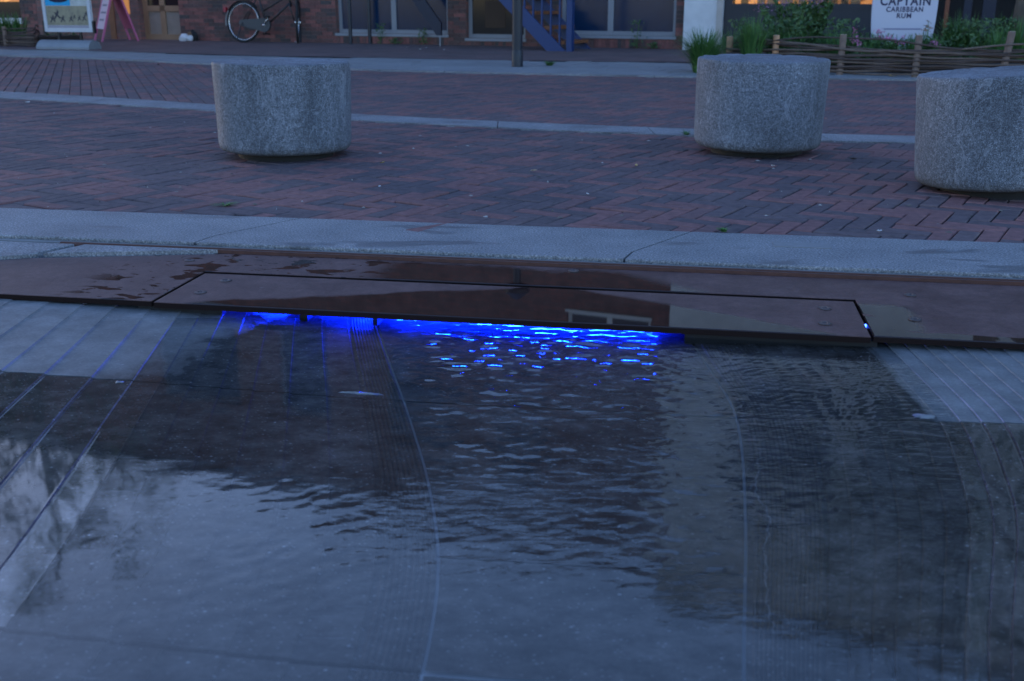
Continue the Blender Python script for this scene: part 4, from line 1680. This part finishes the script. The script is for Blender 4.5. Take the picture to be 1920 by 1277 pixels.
tt.bs(Base_Color=tt.ramp(nn, [(0.3, (0.17, 0.15, 0.11)), (0.7, (0.32, 0.28, 0.17))]), Roughness=0.5)
MB().box(-0.345, 0.345, -0.005, -0.001, pz0 + 0.097, pz0 + 0.375).build('print_picture', tt.m, ps)
MB().box(-0.345, 0.07, -0.005, -0.001, pz0 + 0.38, pz0 + 1.05).build('print_picture', plain('cyan_print', (0.0, 0.30, 0.55), 0.5), ps)
MB().box(0.075, 0.345, -0.005, -0.001, pz0 + 0.38, pz0 + 1.05).build('print_picture', plain('pale_print', (0.42, 0.43, 0.40), 0.5, scale=10, var=0.5), ps)
b = MB()
b.lathe([(0.02, 0), (0.16, 0.001)], 24)
b.v = [(x, 0 - 0.0065, 0.62 * z_ + pz0 + 0.47 + y * 0.30) for x, y, z_ in b.v]
b.v = [(x - 0.12, y, z) for x, y, z in b.v]
b.build('print_shape', M['ink'], ps)
b = MB()
for i, (fx_, fz_, sc) in enumerate(((-0.25, 0.24, 0.10), (-0.17, 0.30, 0.13), (-0.08, 0.24, 0.09), (0.06, 0.24, 0.08), (0.12, 0.27, 0.06), (0.20, 0.25, 0.07), (0.28, 0.25, 0.08), (0.32, 0.31, 0.07))):
    # little dark running figures
    pts = [(-0.5, -0.5), (-0.2, -0.1), (-0.35, 0.3), (-0.05, 0.2), (0.1, 0.6), (0.3, 0.25), (0.15, 0.0), (0.5, -0.4), (0.25, -0.45), (0.0, -0.15), (-0.3, -0.55)]
    o = len(b.v)
    b.add([(fx_ + x * sc, -0.0065, pz0 + fz_ - 0.05 + z * sc) for x, z in pts], [tuple(range(len(pts)))])
b.build('print_figures', plain('figure_ink', (0.03, 0.03, 0.04), 0.5), ps)

ab = empty('pavement_sign', FW(lxp(262), -0.62), R(-57))
tag(ab, 'folding pink A-shaped pavement sign in front of the lit doorway', 'sign')
ang = R(17)
for side, mm, nm in ((-1, 'pink', 'board'), (1, 'pink', 'board')):
    b = MB()
    mt = Matrix.Translation((0, side * 0.31, 0.0)) @ Matrix.Rotation(side * ang, 4, 'X')
    b.box(-0.30, -0.26, -0.015, 0.015, 0, 1.05, mtx=mt)
    b.box(0.26, 0.30, -0.015, 0.015, 0, 1.05, mtx=mt)
    b.box(-0.26, 0.26, -0.015, 0.015, 1.0, 1.05, mtx=mt)
    fr = b.build('sign_frame', M['pink'], ab)
    b = MB()
    b.box(-0.258, 0.258, -0.008, 0.008, 0.22, 1.0, mtx=mt)
    b.build('panel', M['pinkpale'] if side < 0 else M['pink'], ab)
    if side < 0:
        b = MB()
        for k in range(5):
            z = 0.36 + k * 0.13
            b.box(-0.18, 0.14 + 0.05 * (k % 2), -0.0105, -0.0085, z, z + 0.035, mtx=mt)
        b.build('print_lines', plain('grey_lettering', (0.16, 0.14, 0.19), 0.6), ab)


# ------------------------------------------------------------------ plants
def blades(b, cx, cy, n, h, spread, w=0.008, z0=0.0, seg=4):
    for _ in range(n):
        a = random.uniform(0, 6.283)
        r0 = spread * 0.25 * math.sqrt(random.random())
        bx_, by_ = cx + r0 * math.cos(a), cy + r0 * math.sin(a)
        a += random.uniform(-0.6, 0.6)
        hh = h * random.uniform(0.55, 1.1)
        lean = spread * random.uniform(0.1, 1.0)
        tn = random.random()
        px, py = -math.sin(a), math.cos(a)
        vs, fs = [], []
        for i in range(seg + 1):
            t = i / seg
            ww = w * (1 - t) ** 0.7 * 0.5 + 0.0006
            d = lean * t ** 1.8
            z = z0 + hh * (t - 0.22 * (lean / max(spread, 1e-3)) * t ** 3)
            X0, Y0 = bx_ + math.cos(a) * d, by_ + math.sin(a) * d
            vs += [(X0 - px * ww, Y0 - py * ww, z), (X0 + px * ww, Y0 + py * ww, z)]
        for i in range(seg):
            fs.append((2 * i, 2 * i + 1, 2 * i + 3, 2 * i + 2))
        b.add(vs, fs, tn)


def leaves(b, pts, size, tone=None):
    for p in pts:
        n = Vector((random.gauss(0, 1), random.gauss(0, 1), random.gauss(0.6, 0.8))).normalized()
        u = n.orthogonal().normalized()
        u.rotate(Matrix.Rotation(random.uniform(0, 6.28), 3, n))
        v = n.cross(u)
        s_ = size * random.uniform(0.6, 1.3)
        p = Vector(p)
        q = [p - u * s_, p + v * s_ * 0.42 + n * s_ * 0.1, p + u * s_, p - v * s_ * 0.42 + n * s_ * 0.1]
        b.add(q, [(0, 1, 2, 3)], random.random() if tone is None else tone)


def tuft(loc, n, h, spread, label, group=None, cat='grass', z=0.0, w=0.009, name='grass_tuft', mm='grass'):
    b = MB()
    blades(b, 0, 0, n, h, spread, w)
    o = b.build(name, M[mm])
    o.location = (loc[0], loc[1], z)
    return tag(o, label, cat, group)


# the big ornamental grass at the left end of the flower bed
tuft(G(1318, 136), 620, 0.46, 0.40, 'tall green ornamental grass clump at the left end of the woven fence', None, 'grass', w=0.010)
# planting bed
bedp = [G(1372, 124), G(1560, 134), G(1730, 139), G(1960, 141), (6.6, 11.0), (6.6, 13.3), (2.5, 13.5)]
b = MB()
b.prism(bedp, 0.0, 0.10)
kind(b.build('planting_bed', M['soil']), label='soil of the flower bed behind the woven fence')


def bed_point(px, depth):
    x, y = G(px, 140)
    k = (y + depth) / y
    return (x * k, y * k)


gl = 'green ornamental grass tuft in the flower bed behind the woven fence'
for i in range(26):
    px = 1372 + i * 22 + random.uniform(-9, 9)
    d = random.choice((0.4, 0.55, 0.8, 1.1))
    low = 0.6 if 1600 < px < 1765 else 1.0
    tuft(bed_point(px, d), 120, random.uniform(0.32, 0.55) * low, 0.26 * low, gl, 'grass tufts in the flower bed', z=0.08, w=0.011)
gb = 'leafy green perennial plant among the grasses in the flower bed'
for i in range(16):
    px = 1380 + i * 34 + random.uniform(-12, 12)
    p = bed_point(px, random.uniform(0.5, 1.1))
    root = empty('perennial_plant', (p[0], p[1], 0.08))
    tag(root, gb, 'plant', 'leafy plants in the flower bed')
    b = MB()
    for k in range(7):
        a = random.uniform(0, 6.28)
        b.tube([(0, 0, 0), (0.05 * math.cos(a), 0.05 * math.sin(a), 0.15), (0.12 * math.cos(a), 0.12 * math.sin(a), 0.30)], 0.003, 4, random.random())
    b.build('stem', M['grass'], root)
    b = MB()
    leaves(b, [(random.gauss(0, 0.09), random.gauss(0, 0.09), random.uniform(0.03, 0.24 if 1600 < px < 1765 else 0.46)) for _ in range(190)], 0.028)
    b.build('foliage', M['leaf'], root)


def flower_plant(loc, nst_, h, hr, mm, label, name, cat='flower', z=0.08, spread=0.12, npet=30, group=None, leafn=40, lsz=0.03):
    root = empty(name, (loc[0], loc[1], z))
    tag(root, label, cat, group)
    st_b, pt_b, lf_b = MB(), MB(), MB()
    for k in range(nst_):
        a = random.uniform(0, 6.28)
        d = spread * math.sqrt(random.random())
        hh = h * random.uniform(0.75, 1.05)
        tip = (d * math.cos(a), d * math.sin(a), hh)
        st_b.tube([(0.02 * math.cos(a), 0.02 * math.sin(a), 0), (tip[0] * 0.6, tip[1] * 0.6, hh * 0.6), tip], 0.003, 4, random.random())
        leaves(pt_b, [(tip[0] + random.gauss(0, hr * 0.5), tip[1] + random.gauss(0, hr * 0.5), tip[2] + random.gauss(0, hr * 0.28)) for _ in range(npet)], 0.013)
        leaves(lf_b, [(tip[0] * t + random.gauss(0, 0.02), tip[1] * t + random.gauss(0, 0.02), hh * t) for t in [random.uniform(0.1, 0.85) for _ in range(leafn)]], lsz)
    st_b.build('stem', M['grass'], root)
    lf_b.build('foliage', M['leaf'], root)
    kind(pt_b.build('flower_heads', M[mm], root), 'stuff')
    return root


flower_plant(bed_point(1470, 1.0), 16, 0.74, 0.10, 'purpleflower', 'tall bushy plant with dusky purple flower heads before the shop window', 'purple_flower_plant', spread=0.36, npet=45, leafn=45, lsz=0.045)
flower_plant(bed_point(1520, 1.2), 10, 0.78, 0.09, 'purpleflower', 'second dusky purple flowering plant, slightly right and behind the tallest', 'purple_flower_plant', spread=0.22, npet=45, leafn=45, lsz=0.04)
pk = 'small bright pink flower plant in the bed'
for px, d, h, lab in ((1594, 0.5, 0.36, 'lone pink flower in the bed well left of the rum sign'), (1602, 0.3, 0.26, 'low pink flower beside a fence stake left of the rum sign'), (1643, 0.45, 0.37, 'pink flower at the lower left corner of the rum sign'), (1660, 0.4, 0.29, 'pink flower cluster low in front of the rum sign, left half'), (1680, 0.4, 0.27, 'pink flowers low in front of the middle of the rum sign'), (1745, 0.5, 0.22, 'faded pink flower right of the rum sign near the fence')):
    flower_plant(bed_point(px, d), 4, h, 0.035, 'pinkflower', lab, 'pink_flower', spread=0.05, npet=14, leafn=14)
flower_plant(bed_point(1728, 0.55), 5, 0.42, 0.03, 'seedhead', 'withered brown seed heads in front of the right edge of the rum sign', 'seed_head_plant', spread=0.05, npet=14, leafn=8)


# ------------------------------------------------------------------ woven fences
def woven_fence(name, label, path, posts, hgt, nb, rad=0.013, mats=('twig', 'twig2'), postr=0.036):
    root = empty(name, (path[0][0], path[0][1], 0))
    tag(root, label, 'fence')
    o = Vector((path[0][0], path[0][1], 0))
    P = [Vector((x, y, 0)) for x, y in path]
    seglen = [(P[i + 1] - P[i]).length for i in range(len(P) - 1)]
    tot = sum(seglen)

    def at(s):
        s = max(0, min(tot, s))
        for i, L in enumerate(seglen):
            if s <= L or i == len(seglen) - 1:
                d = (P[i + 1] - P[i]).normalized()
                return P[i] + d * s - o, Vector((-d.y, d.x, 0))
            s -= L
    for (s_, hh, m_, lean) in posts:
        p, nrm = at(s_)
        b = MB()
        b.tube([p + Vector((0, 0, -0.05)), p + Vector((lean, 0, hh))], [postr, postr * 0.95], 10)
        po_ = b.build('stake', M[m_], root, smooth=True, sharp=40)
        b = MB()
        q = p + Vector((lean, 0, hh))
        b.tube([q + Vector((0, 0, 0.0005)), q + Vector((0, 0, 0.003))], postr * 0.9, 10)
        b.build('cut_end', M['cutwood'], po_)
    ss = [p[0] for p in posts]
    for k in range(nb):
        zt = 0.025 + (hgt - 0.03) * (k / (nb - 1))
        loose = max(0, (k / (nb - 1)) - 0.45) * 0.11 + 0.006
        s0 = random.uniform(0, 0.15) if k < nb * 0.7 else random.uniform(0.0, 0.5)
        N = 40
        ph = k % 2
        pts = []
        a1, p1 = random.uniform(0.5, 1) * loose, random.uniform(0, 6)
        for i in range(N + 1):
            s = s0 + (tot - s0) * i / N
            # weave: in front of one stake, behind the next
            wv_ = 0.0
            for j, sj in enumerate(ss):
                wv_ += (1 if (j + ph) % 2 else -1) * math.exp(-((s - sj) / 0.22) ** 2)
            p, nrm = at(s)
            z = zt + a1 * math.sin(s * 1.9 + p1) + 0.006 * math.sin(s * 7 + k)
            pts.append(p - nrm * (0.032 * wv_ + random.uniform(-0.004, 0.004)) + Vector((0, 0, max(0.012, z))))
        r0 = rad * random.uniform(0.75, 1.2)
        b = MB()
        b.tube(pts, [r0 * (1 - 0.45 * i / N) for i in range(N + 1)] if k % 2 else [r0 * (0.55 + 0.45 * i / N) for i in range(N + 1)], 6)
        b.build('branch', M[mats[0] if random.random() < 0.65 else mats[1]], root, smooth=True)
    return root


p0 = Vector((*G(1352, 131), 0))
fpath = [G(1352, 131), G(1560, 140), G(1730, 145), (5.0, 10.62), (6.2, 10.5)]


def s_of(px):
    best = None
    tot = 0
    for i in range(len(fpath) - 1):
        a, c = Vector(fpath[i]), Vector(fpath[i + 1])
        for t in np.linspace(0, 1, 60):
            q = a.lerp(c, t)
            k = q.x / q.y * 2087 + 960
            d = abs(k - px)
            if best is None or d < best[0]:
                best = (d, tot + (c - a).length * t)
        tot += (c - a).length
    return best[1]


woven_fence('woven_fence', 'low woven willow fence around the flower bed on the right', fpath,
            [(s_of(1371), 0.350, 'freshwood', 0.0), (s_of(1457), 0.375, 'freshwood', 0.0), (s_of(1583), 0.395, 'wood', 0.005), (s_of(1727), 0.400, 'wood', 0.0), (s_of(1890), 0.440, 'wood', 0.05), (s_of(2040), 0.42, 'wood', 0.0)], 0.315, 15, rad=0.014)
lp0 = G(-60, 84)
woven_fence('woven_fence', 'low woven willow planter edge at the far left below the shop window', [(lp0[0] - 0.6, lp0[1] + 0.2), G(68, 89), G(76, 80)],
            [(0.25, 0.34, 'wood', 0), (0.9, 0.33, 'wood', 0), (1.18 + 0.25, 0.31, 'wood', 0), (1.72, 0.30, 'wood', 0)], 0.27, 10, rad=0.014)
for px, d in ((8, 0.3), (18, 0.35), (30, 0.3), (45, 0.4), (-10, 0.3)):
    x, y = G(px, 86)
    k = (y + d) / y
    tuft((x * k, y * k), 70, 0.42, 0.26, 'grass tuft in the planter at the far left', 'grass tufts in the left planter', z=0.12, w=0.012)
b = MB()
q = [G(-60, 83), G(62, 87), (-7.2, 18.6), (-9.4, 19.2)]
b.prism(q, 0.0, 0.14)
kind(b.build('planting_bed', M['soil']), label='soil of the left planter')
for px, d in ((95, 0.8), (118, 0.9), (140, 0.85)):
    x, y = G(px, 86)
    k = (y + d) / y
    tuft((x * k, y * k), 60, 0.24, 0.2, 'low green plant in shade behind the poster stand', 'low plants behind the poster stand', w=0.016, name='low_plant', cat='plant', mm='leaf')

# ------------------------------------------------------------------ barrel shaped sign with lettering
sx, sy = bed_point(1683, 0.95)
sg = empty('advertising_board', (sx, sy, 0.08), R(-6))
tag(sg, 'white barrel shaped rum advertising board standing in the flower bed', 'sign')
ppm = 2000 / (sy * math.cos(PITCH) + 0.3 * 0.77)       # pixels per metre here
hz = CAMH - 0.08


def zpx(py):
    """height on the board seen at photo row py"""
    v = -(py - 638.5) / FPX
    c_, s_ = math.cos(PITCH), math.sin(PITCH)
    return hz + sy * (-s_ + v * c_) / (c_ + v * s_)


half = 0.5 * 117 / ppm
zc = zpx(8)
out = []
for i in range(25):
    t = i / 24
    z = t * 1.25
    w = half * (1.0 - 0.20 * ((z - zc) / 0.62) ** 2)
    out.append((w, z))
poly = [(w, z) for w, z in out] + [(-w, z) for w, z in out[::-1]]
n = len(poly)
b = MB()
b.add([(x, 0, z) for x, z in poly] + [(x, 0.03, z) for x, z in poly], [tuple(range(n)), tuple(range(2 * n - 1, n - 1, -1))] + [(i, n + i, n + (i + 1) % n, (i + 1) % n) for i in range(n)])
b.build('panel', M['sign'], sg)


def text(body, z, size, width, m, parent, y=-0.002, name='lettering', bold=0.0):
    cu = bpy.data.curves.new('txt', 'FONT')
    cu.body = body
    cu.align_x = 'CENTER'
    cu.align_y = 'CENTER'
    cu.size = 1
    cu.offset = bold
    cu.space_character = 1.15
    to = bpy.data.objects.new('txt', cu)
    COL.objects.link(to)
    dg = bpy.context.evaluated_depsgraph_get()
    me = bpy.data.meshes.new_from_object(to.evaluated_get(dg))
    bpy.data.objects.remove(to)
    xs = [v.co.x for v in me.vertices]
    ys = [v.co.y for v in me.vertices]
    sx_ = width / (max(xs) - min(xs))
    sy_ = size / (max(ys) - min(ys))
    cy = (max(ys) + min(ys)) / 2
    cx = (max(xs) + min(xs)) / 2
    for v in me.vertices:
        v.co = Vector(((v.co.x - cx) * sx_, y, z + (v.co.y - cy) * sy_))
    me.materials.clear()
    me.materials.append(m)
    return put(name, me, parent)


text('CAPTAIN', zpx(1.5), 17 / ppm, 90 / ppm, M['ink'], sg, bold=0.03)
text('CARIBBEAN', zpx(17.5), 9.5 / ppm, 66 / ppm, M['ink'], sg, bold=0.03)
text('RUM', zpx(29.5), 9 / ppm, 26 / ppm, M['ink'], sg, bold=0.03)
MB().box(-0.2, 0.2, -0.0025, -0.0012, zpx(56), zpx(53)).build('fine_print', plain('faint_ink', (0.22, 0.22, 0.32), 0.5), sg)


# ------------------------------------------------------------------ trees (mostly seen mirrored in the water)
def tree(loc, h, crown_z, crown_r, nclump, label, tr=0.11, per=90, lsz=0.06, seed=1, flat=0.8):
    rs = random.Random(seed)
    root = empty('tree', (loc[0], loc[1], 0))
    tag(root, label, 'tree', None)
    b = MB()
    b.tube([(0, 0, -0.1), (0.02, 0, 1.0), (0.0, 0.04, 2.2), (0.05, 0, h * 0.62), (0.05, 0.02, h * 0.9)], [tr * 1.25, tr, tr * 0.85, tr * 0.55, tr * 0.15], 12)
    tips = []
    for k in range(11):
        a = k * 2.4 + rs.uniform(-0.4, 0.4)
        z0 = h * rs.uniform(0.32, 0.7)
        L = crown_r * rs.uniform(0.6, 0.95)
        p1 = (L * 0.5 * math.cos(a), L * 0.5 * math.sin(a), z0 + L * 0.35)
        p2 = (L * math.cos(a), L * math.sin(a), z0 + L * 0.6)
        b.tube([(0.02, 0, z0), p1, p2], [tr * 0.4, tr * 0.22, tr * 0.06], 7)
        tips += [p1, p2]
    b.build('trunk', M['bark'], root, smooth=True)
    b = MB()
    for k in range(nclump):
        if k < len(tips):
            c_ = Vector(tips[k])
        else:
            while True:
                q = Vector((rs.uniform(-1, 1), rs.uniform(-1, 1), rs.uniform(-1, 1)))
                if 0.35 < q.length < 1:
                    break
            c_ = Vector((q.x * crown_r, q.y * crown_r, crown_z + q.z * crown_r * flat))
        cr = crown_r * rs.uniform(0.14, 0.28)
        leaves(b, [c_ + Vector((rs.gauss(0, cr * 0.55), rs.gauss(0, cr * 0.55), rs.gauss(0, cr * 0.4))) for _ in range(per)], lsz)
    b.build('crown', M['treeleaf'], root)
    return root


tree((5.72, 12.3), 8.6, 5.4, 2.5, 60, 'street tree with pale grey trunk at the right edge of the flower bed', tr=0.17, seed=3)
tree((-8.5, 17.6), 10.6, 7.6, 2.2, 70, 'tall tree beyond the left edge, mirrored in the basin corner', tr=0.16, seed=5, flat=1.1)


# ------------------------------------------------------------------ small things on the ground
def leaf_litter(px, py, size, mm, label, cat='leaf', name='fallen_leaf', z=0.0, group=None):
    x, y = G(px, py, z)
    b = MB()
    N = 10
    rim = []
    for i in range(N):
        t = 2 * math.pi * i / N
        r = size * (0.75 + 0.25 * math.cos(2 * t)) * random.uniform(0.85, 1.1)
        rim.append((r * math.cos(t), 0.62 * r * math.sin(t), 0.004 + size * 0.28 * random.random()))
    b.add([(0, 0, 0.002)] + rim, [(0, i + 1, (i + 1) % N + 1) for i in range(N)])
    b.add([(0.0, 0, 0.0035)] + [(x_, y_, z_ + 0.0015) for x_, y_, z_ in rim], [(0, (i + 1) % N + 1, i + 1) for i in range(N)])
    o = b.build(name, M[mm])
    o.location = (x, y, z + 0.001)
    o.rotation_euler = (0, 0, random.uniform(0, 3))
    return tag(o, label, cat, group)


leaf_litter(1193, 313, 0.020, 'yellowleaf', 'yellow dead leaf on the bricks left of the middle bollard')
leaf_litter(1001, 322, 0.018, 'cutwood', 'pale curled leaf on the bricks below the lamp post')
leaf_litter(717, 307, 0.018, 'yellowleaf', 'small dull yellow leaf right of the left bollard')
leaf_litter(1672, 144, 0.05, 'yellowleaf', 'dry tan leaf at the foot of the woven fence')
leaf_litter(712, 352, 0.012, 'paper', 'white speck of litter on the bricks below the small dull leaf')
leaf_litter(1102, 366, 0.010, 'paper', 'tiny white speck of litter in the middle of the herringbone bricks')
leaf_litter(1449, 313, 0.012, 'paper', 'white speck of litter in front of the middle bollard')
leaf_litter(1598, 300, 0.020, 'twig', 'dark leaf on the bricks between the two right bollards')
leaf_litter(1648, 436, 0.012, 'paper', 'white speck of litter on the bricks next to the granite kerb')
leaf_litter(52, 193, 0.022, 'paper', 'white scrap just below the pale band at far left')
leaf_litter(297, 122, 0.035, 'soil', 'dark scrap on the brick road left of the left bollard')
for px, py, lb in ((788, 93, 'white petal on the sidewalk, leftmost below the left window'), (799, 90, 'white petal on the sidewalk near the window sill'), (833, 94, 'white petal on the sidewalk below the brick pier'), (764, 89, 'white petal on the sidewalk close to the left window')):
    leaf_litter(px, py, 0.03, 'paper', lb, 'petal', 'petal', 0.005)
leaf_litter(554, 79.5, 0.045, 'paper', 'white crumpled paper at the foot of the post by the bicycle', 'litter', 'paper_scrap', 0.005)
leaf_litter(1211, 91, 0.045, 'yellowleaf', 'orange dead leaf under the right window of the brick building', z=0.005)
# weeds in the joints
tuft(G(1357, 434), 34, 0.014, 0.03, 'tiny green weed where the bricks meet the granite kerb', None, 'weed', w=0.006, name='weed')
tuft(G(424, 385), 40, 0.010, 0.06, 'flat moss-green weed in the bricks below the left bollard', None, 'weed', w=0.006, name='weed')
tuft(G(1030, 123), 60, 0.05, 0.13, 'low green weed on the pale tiles right of the lamp post', None, 'weed', w=0.02, name='weed', z=0.003)
tuft(G(1287, 254), 26, 0.03, 0.06, 'grass sprig on the pale band left of the middle bollard', None, 'weed', w=0.006, name='weed', z=0.004)
for px, hgt, lb in ((1197, 0.42, 'tall thin weed growing under the right window'), (1228, 0.10, 'low weed at the wall right of the tall thin weed'), (745, 0.10, 'weed at the wall below the left window mullion'), (798, 0.26, 'thin weed at the wall left of the brick pier'), (718, 0.34, 'thin weed at the wall in front of the left window')):
    w_ = FW(lxp(px), -0.09)
    root = empty('wall_weed', (w_[0], w_[1], 0.004))
    tag(root, lb, 'weed')
    b = MB()
    b.tube([(0, 0, 0), (0.01, 0.0, hgt * 0.5), (0.03, 0, hgt)], 0.004, 5)
    b.build('stem', M['grass'], root)
    b = MB()
    leaves(b, [(random.gauss(0, 0.05), random.gauss(0, 0.03), random.uniform(0.02, hgt)) for _ in range(int(40 + 120 * hgt))], 0.026)
    b.build('foliage', M['leaf'], root)

# crumpled bag at the foot of the wall
bgx = FW(lxp(366), -0.22)
bag = empty('crumpled_bag', bgx, FA)
tag(bag, 'crumpled white and black bag lying at the foot of the brick wall', 'bag')


def lump(c, r, seed, m, name):
    rs = random.Random(seed)
    b = MB()
    vs, fs = [], []
    A, B = 12, 7
    for i in range(B + 1):
        ph = math.pi * i / B
        for k in range(A):
            t = 2 * math.pi * k / A
            q = 1 + rs.uniform(-0.16, 0.16)
            vs.append((c[0] + r[0] * q * math.sin(ph) * math.cos(t), c[1] + r[1] * q * math.sin(ph) * math.sin(t), max(0.002, c[2] + r[2] * q * math.cos(ph))))
    for i in range(B):
        for k in range(A):
            k2 = (k + 1) % A
            fs.append((i * A + k, (i + 1) * A + k, (i + 1) * A + k2, i * A + k2))
    b.add(vs, fs)
    return b.build(name, m, bag, smooth=False)


lump((-0.06, 0, 0.05), (0.12, 0.06, 0.075), 1, M['paper'], 'white_fold')
lump((0.085, -0.03, 0.055), (0.055, 0.05, 0.06), 2, M['paper'], 'white_fold')
lump((0.10, 0.04, 0.07), (0.09, 0.07, 0.12), 4, M['dark'], 'black_body')
lump((0.075, -0.01, 0.12), (0.05, 0.05, 0.045), 6, plain('tan_fabric', (0.16, 0.09, 0.05), 0.8), 'brown_flap')


# pale marks on the water: foam fleck, streak, and a painted sky reflection
M['foam'] = plain('foam', (0.19, 0.20, 0.21), 0.5, scale=60, var=0.3)


def foam(px, py, w, d, label, rz=0.0):
    x, y = G(px, py, WATER_Z)
    b = MB()
    N = 26
    rim = []
    for i in range(N):
        t = 2 * math.pi * i / N
        r = random.uniform(0.35, 1.15)
        rim.append((w * r * math.cos(t), d * r * math.sin(t), -0.002))
    top = [(a * 0.8, c * 0.8, 0.0016 + random.uniform(-0.0006, 0.0008)) for a, c, _ in rim]
    b.add(rim + top + [(0, 0, 0.002)], [(i, (i + 1) % N, N + (i + 1) % N, N + i) for i in range(N)] + [(N + i, N + (i + 1) % N, 2 * N) for i in range(N)])
    o = b.build('foam_glint_patch', M['foam'], smooth=True)
    o.location = (x, y, WATER_Z + 0.0012)
    o.rotation_euler = (0, 0, rz)
    return tag(o, label, 'foam', 'foam on the basin water')


foam(1732, 781, 0.027, 0.011, 'pale patch painting a sky reflection at the stone joint on the right of the basin', R(-8))  # sky mirrored in shallow water, painted as a pale patch
foam(224, 718, 0.012, 0.009, 'small foam fleck at the stone joint on the left of the basin', 0.2)
foam(676, 738, 0.055, 0.003, 'thin white streak on the dark water left of the channel', R(-9))


# grit, crumbs and flattened gum on the bricks
b = MB()
for _ in range(420):
    y = random.uniform(3.6, 8.6)
    x = random.uniform(-0.55, 0.55) * y
    if not (kerb_y(x) < y < mid_lo(x)):
        continue
    r = random.choice((0.003, 0.004, 0.006, 0.009, 0.014))
    n = 7
    a0 = random.uniform(0, 6)
    h_ = 0.0008 if r > 0.008 else r * 0.5
    rim = [(x + r * random.uniform(0.6, 1.1) * math.cos(a0 + 6.283 * k / n), y + r * random.uniform(0.6, 1.1) * math.sin(a0 + 6.283 * k / n), -0.004) for k in range(n)]
    tn = random.random()
    b.add(rim + [(x, y, h_)], [(k, (k + 1) % n, n) for k in range(n)], tn)
tg = NT('grit')
tg.bs(Base_Color=tg.ramp(tg.attr('tone'), [(0.0, (0.05, 0.045, 0.04)), (0.6, (0.14, 0.12, 0.10)), (1.0, (0.38, 0.37, 0.35))]), Roughness=0.8)
kind(b.build('grit', tg.m), 'stuff', 'scattered grit and crumbs on the brick paving')
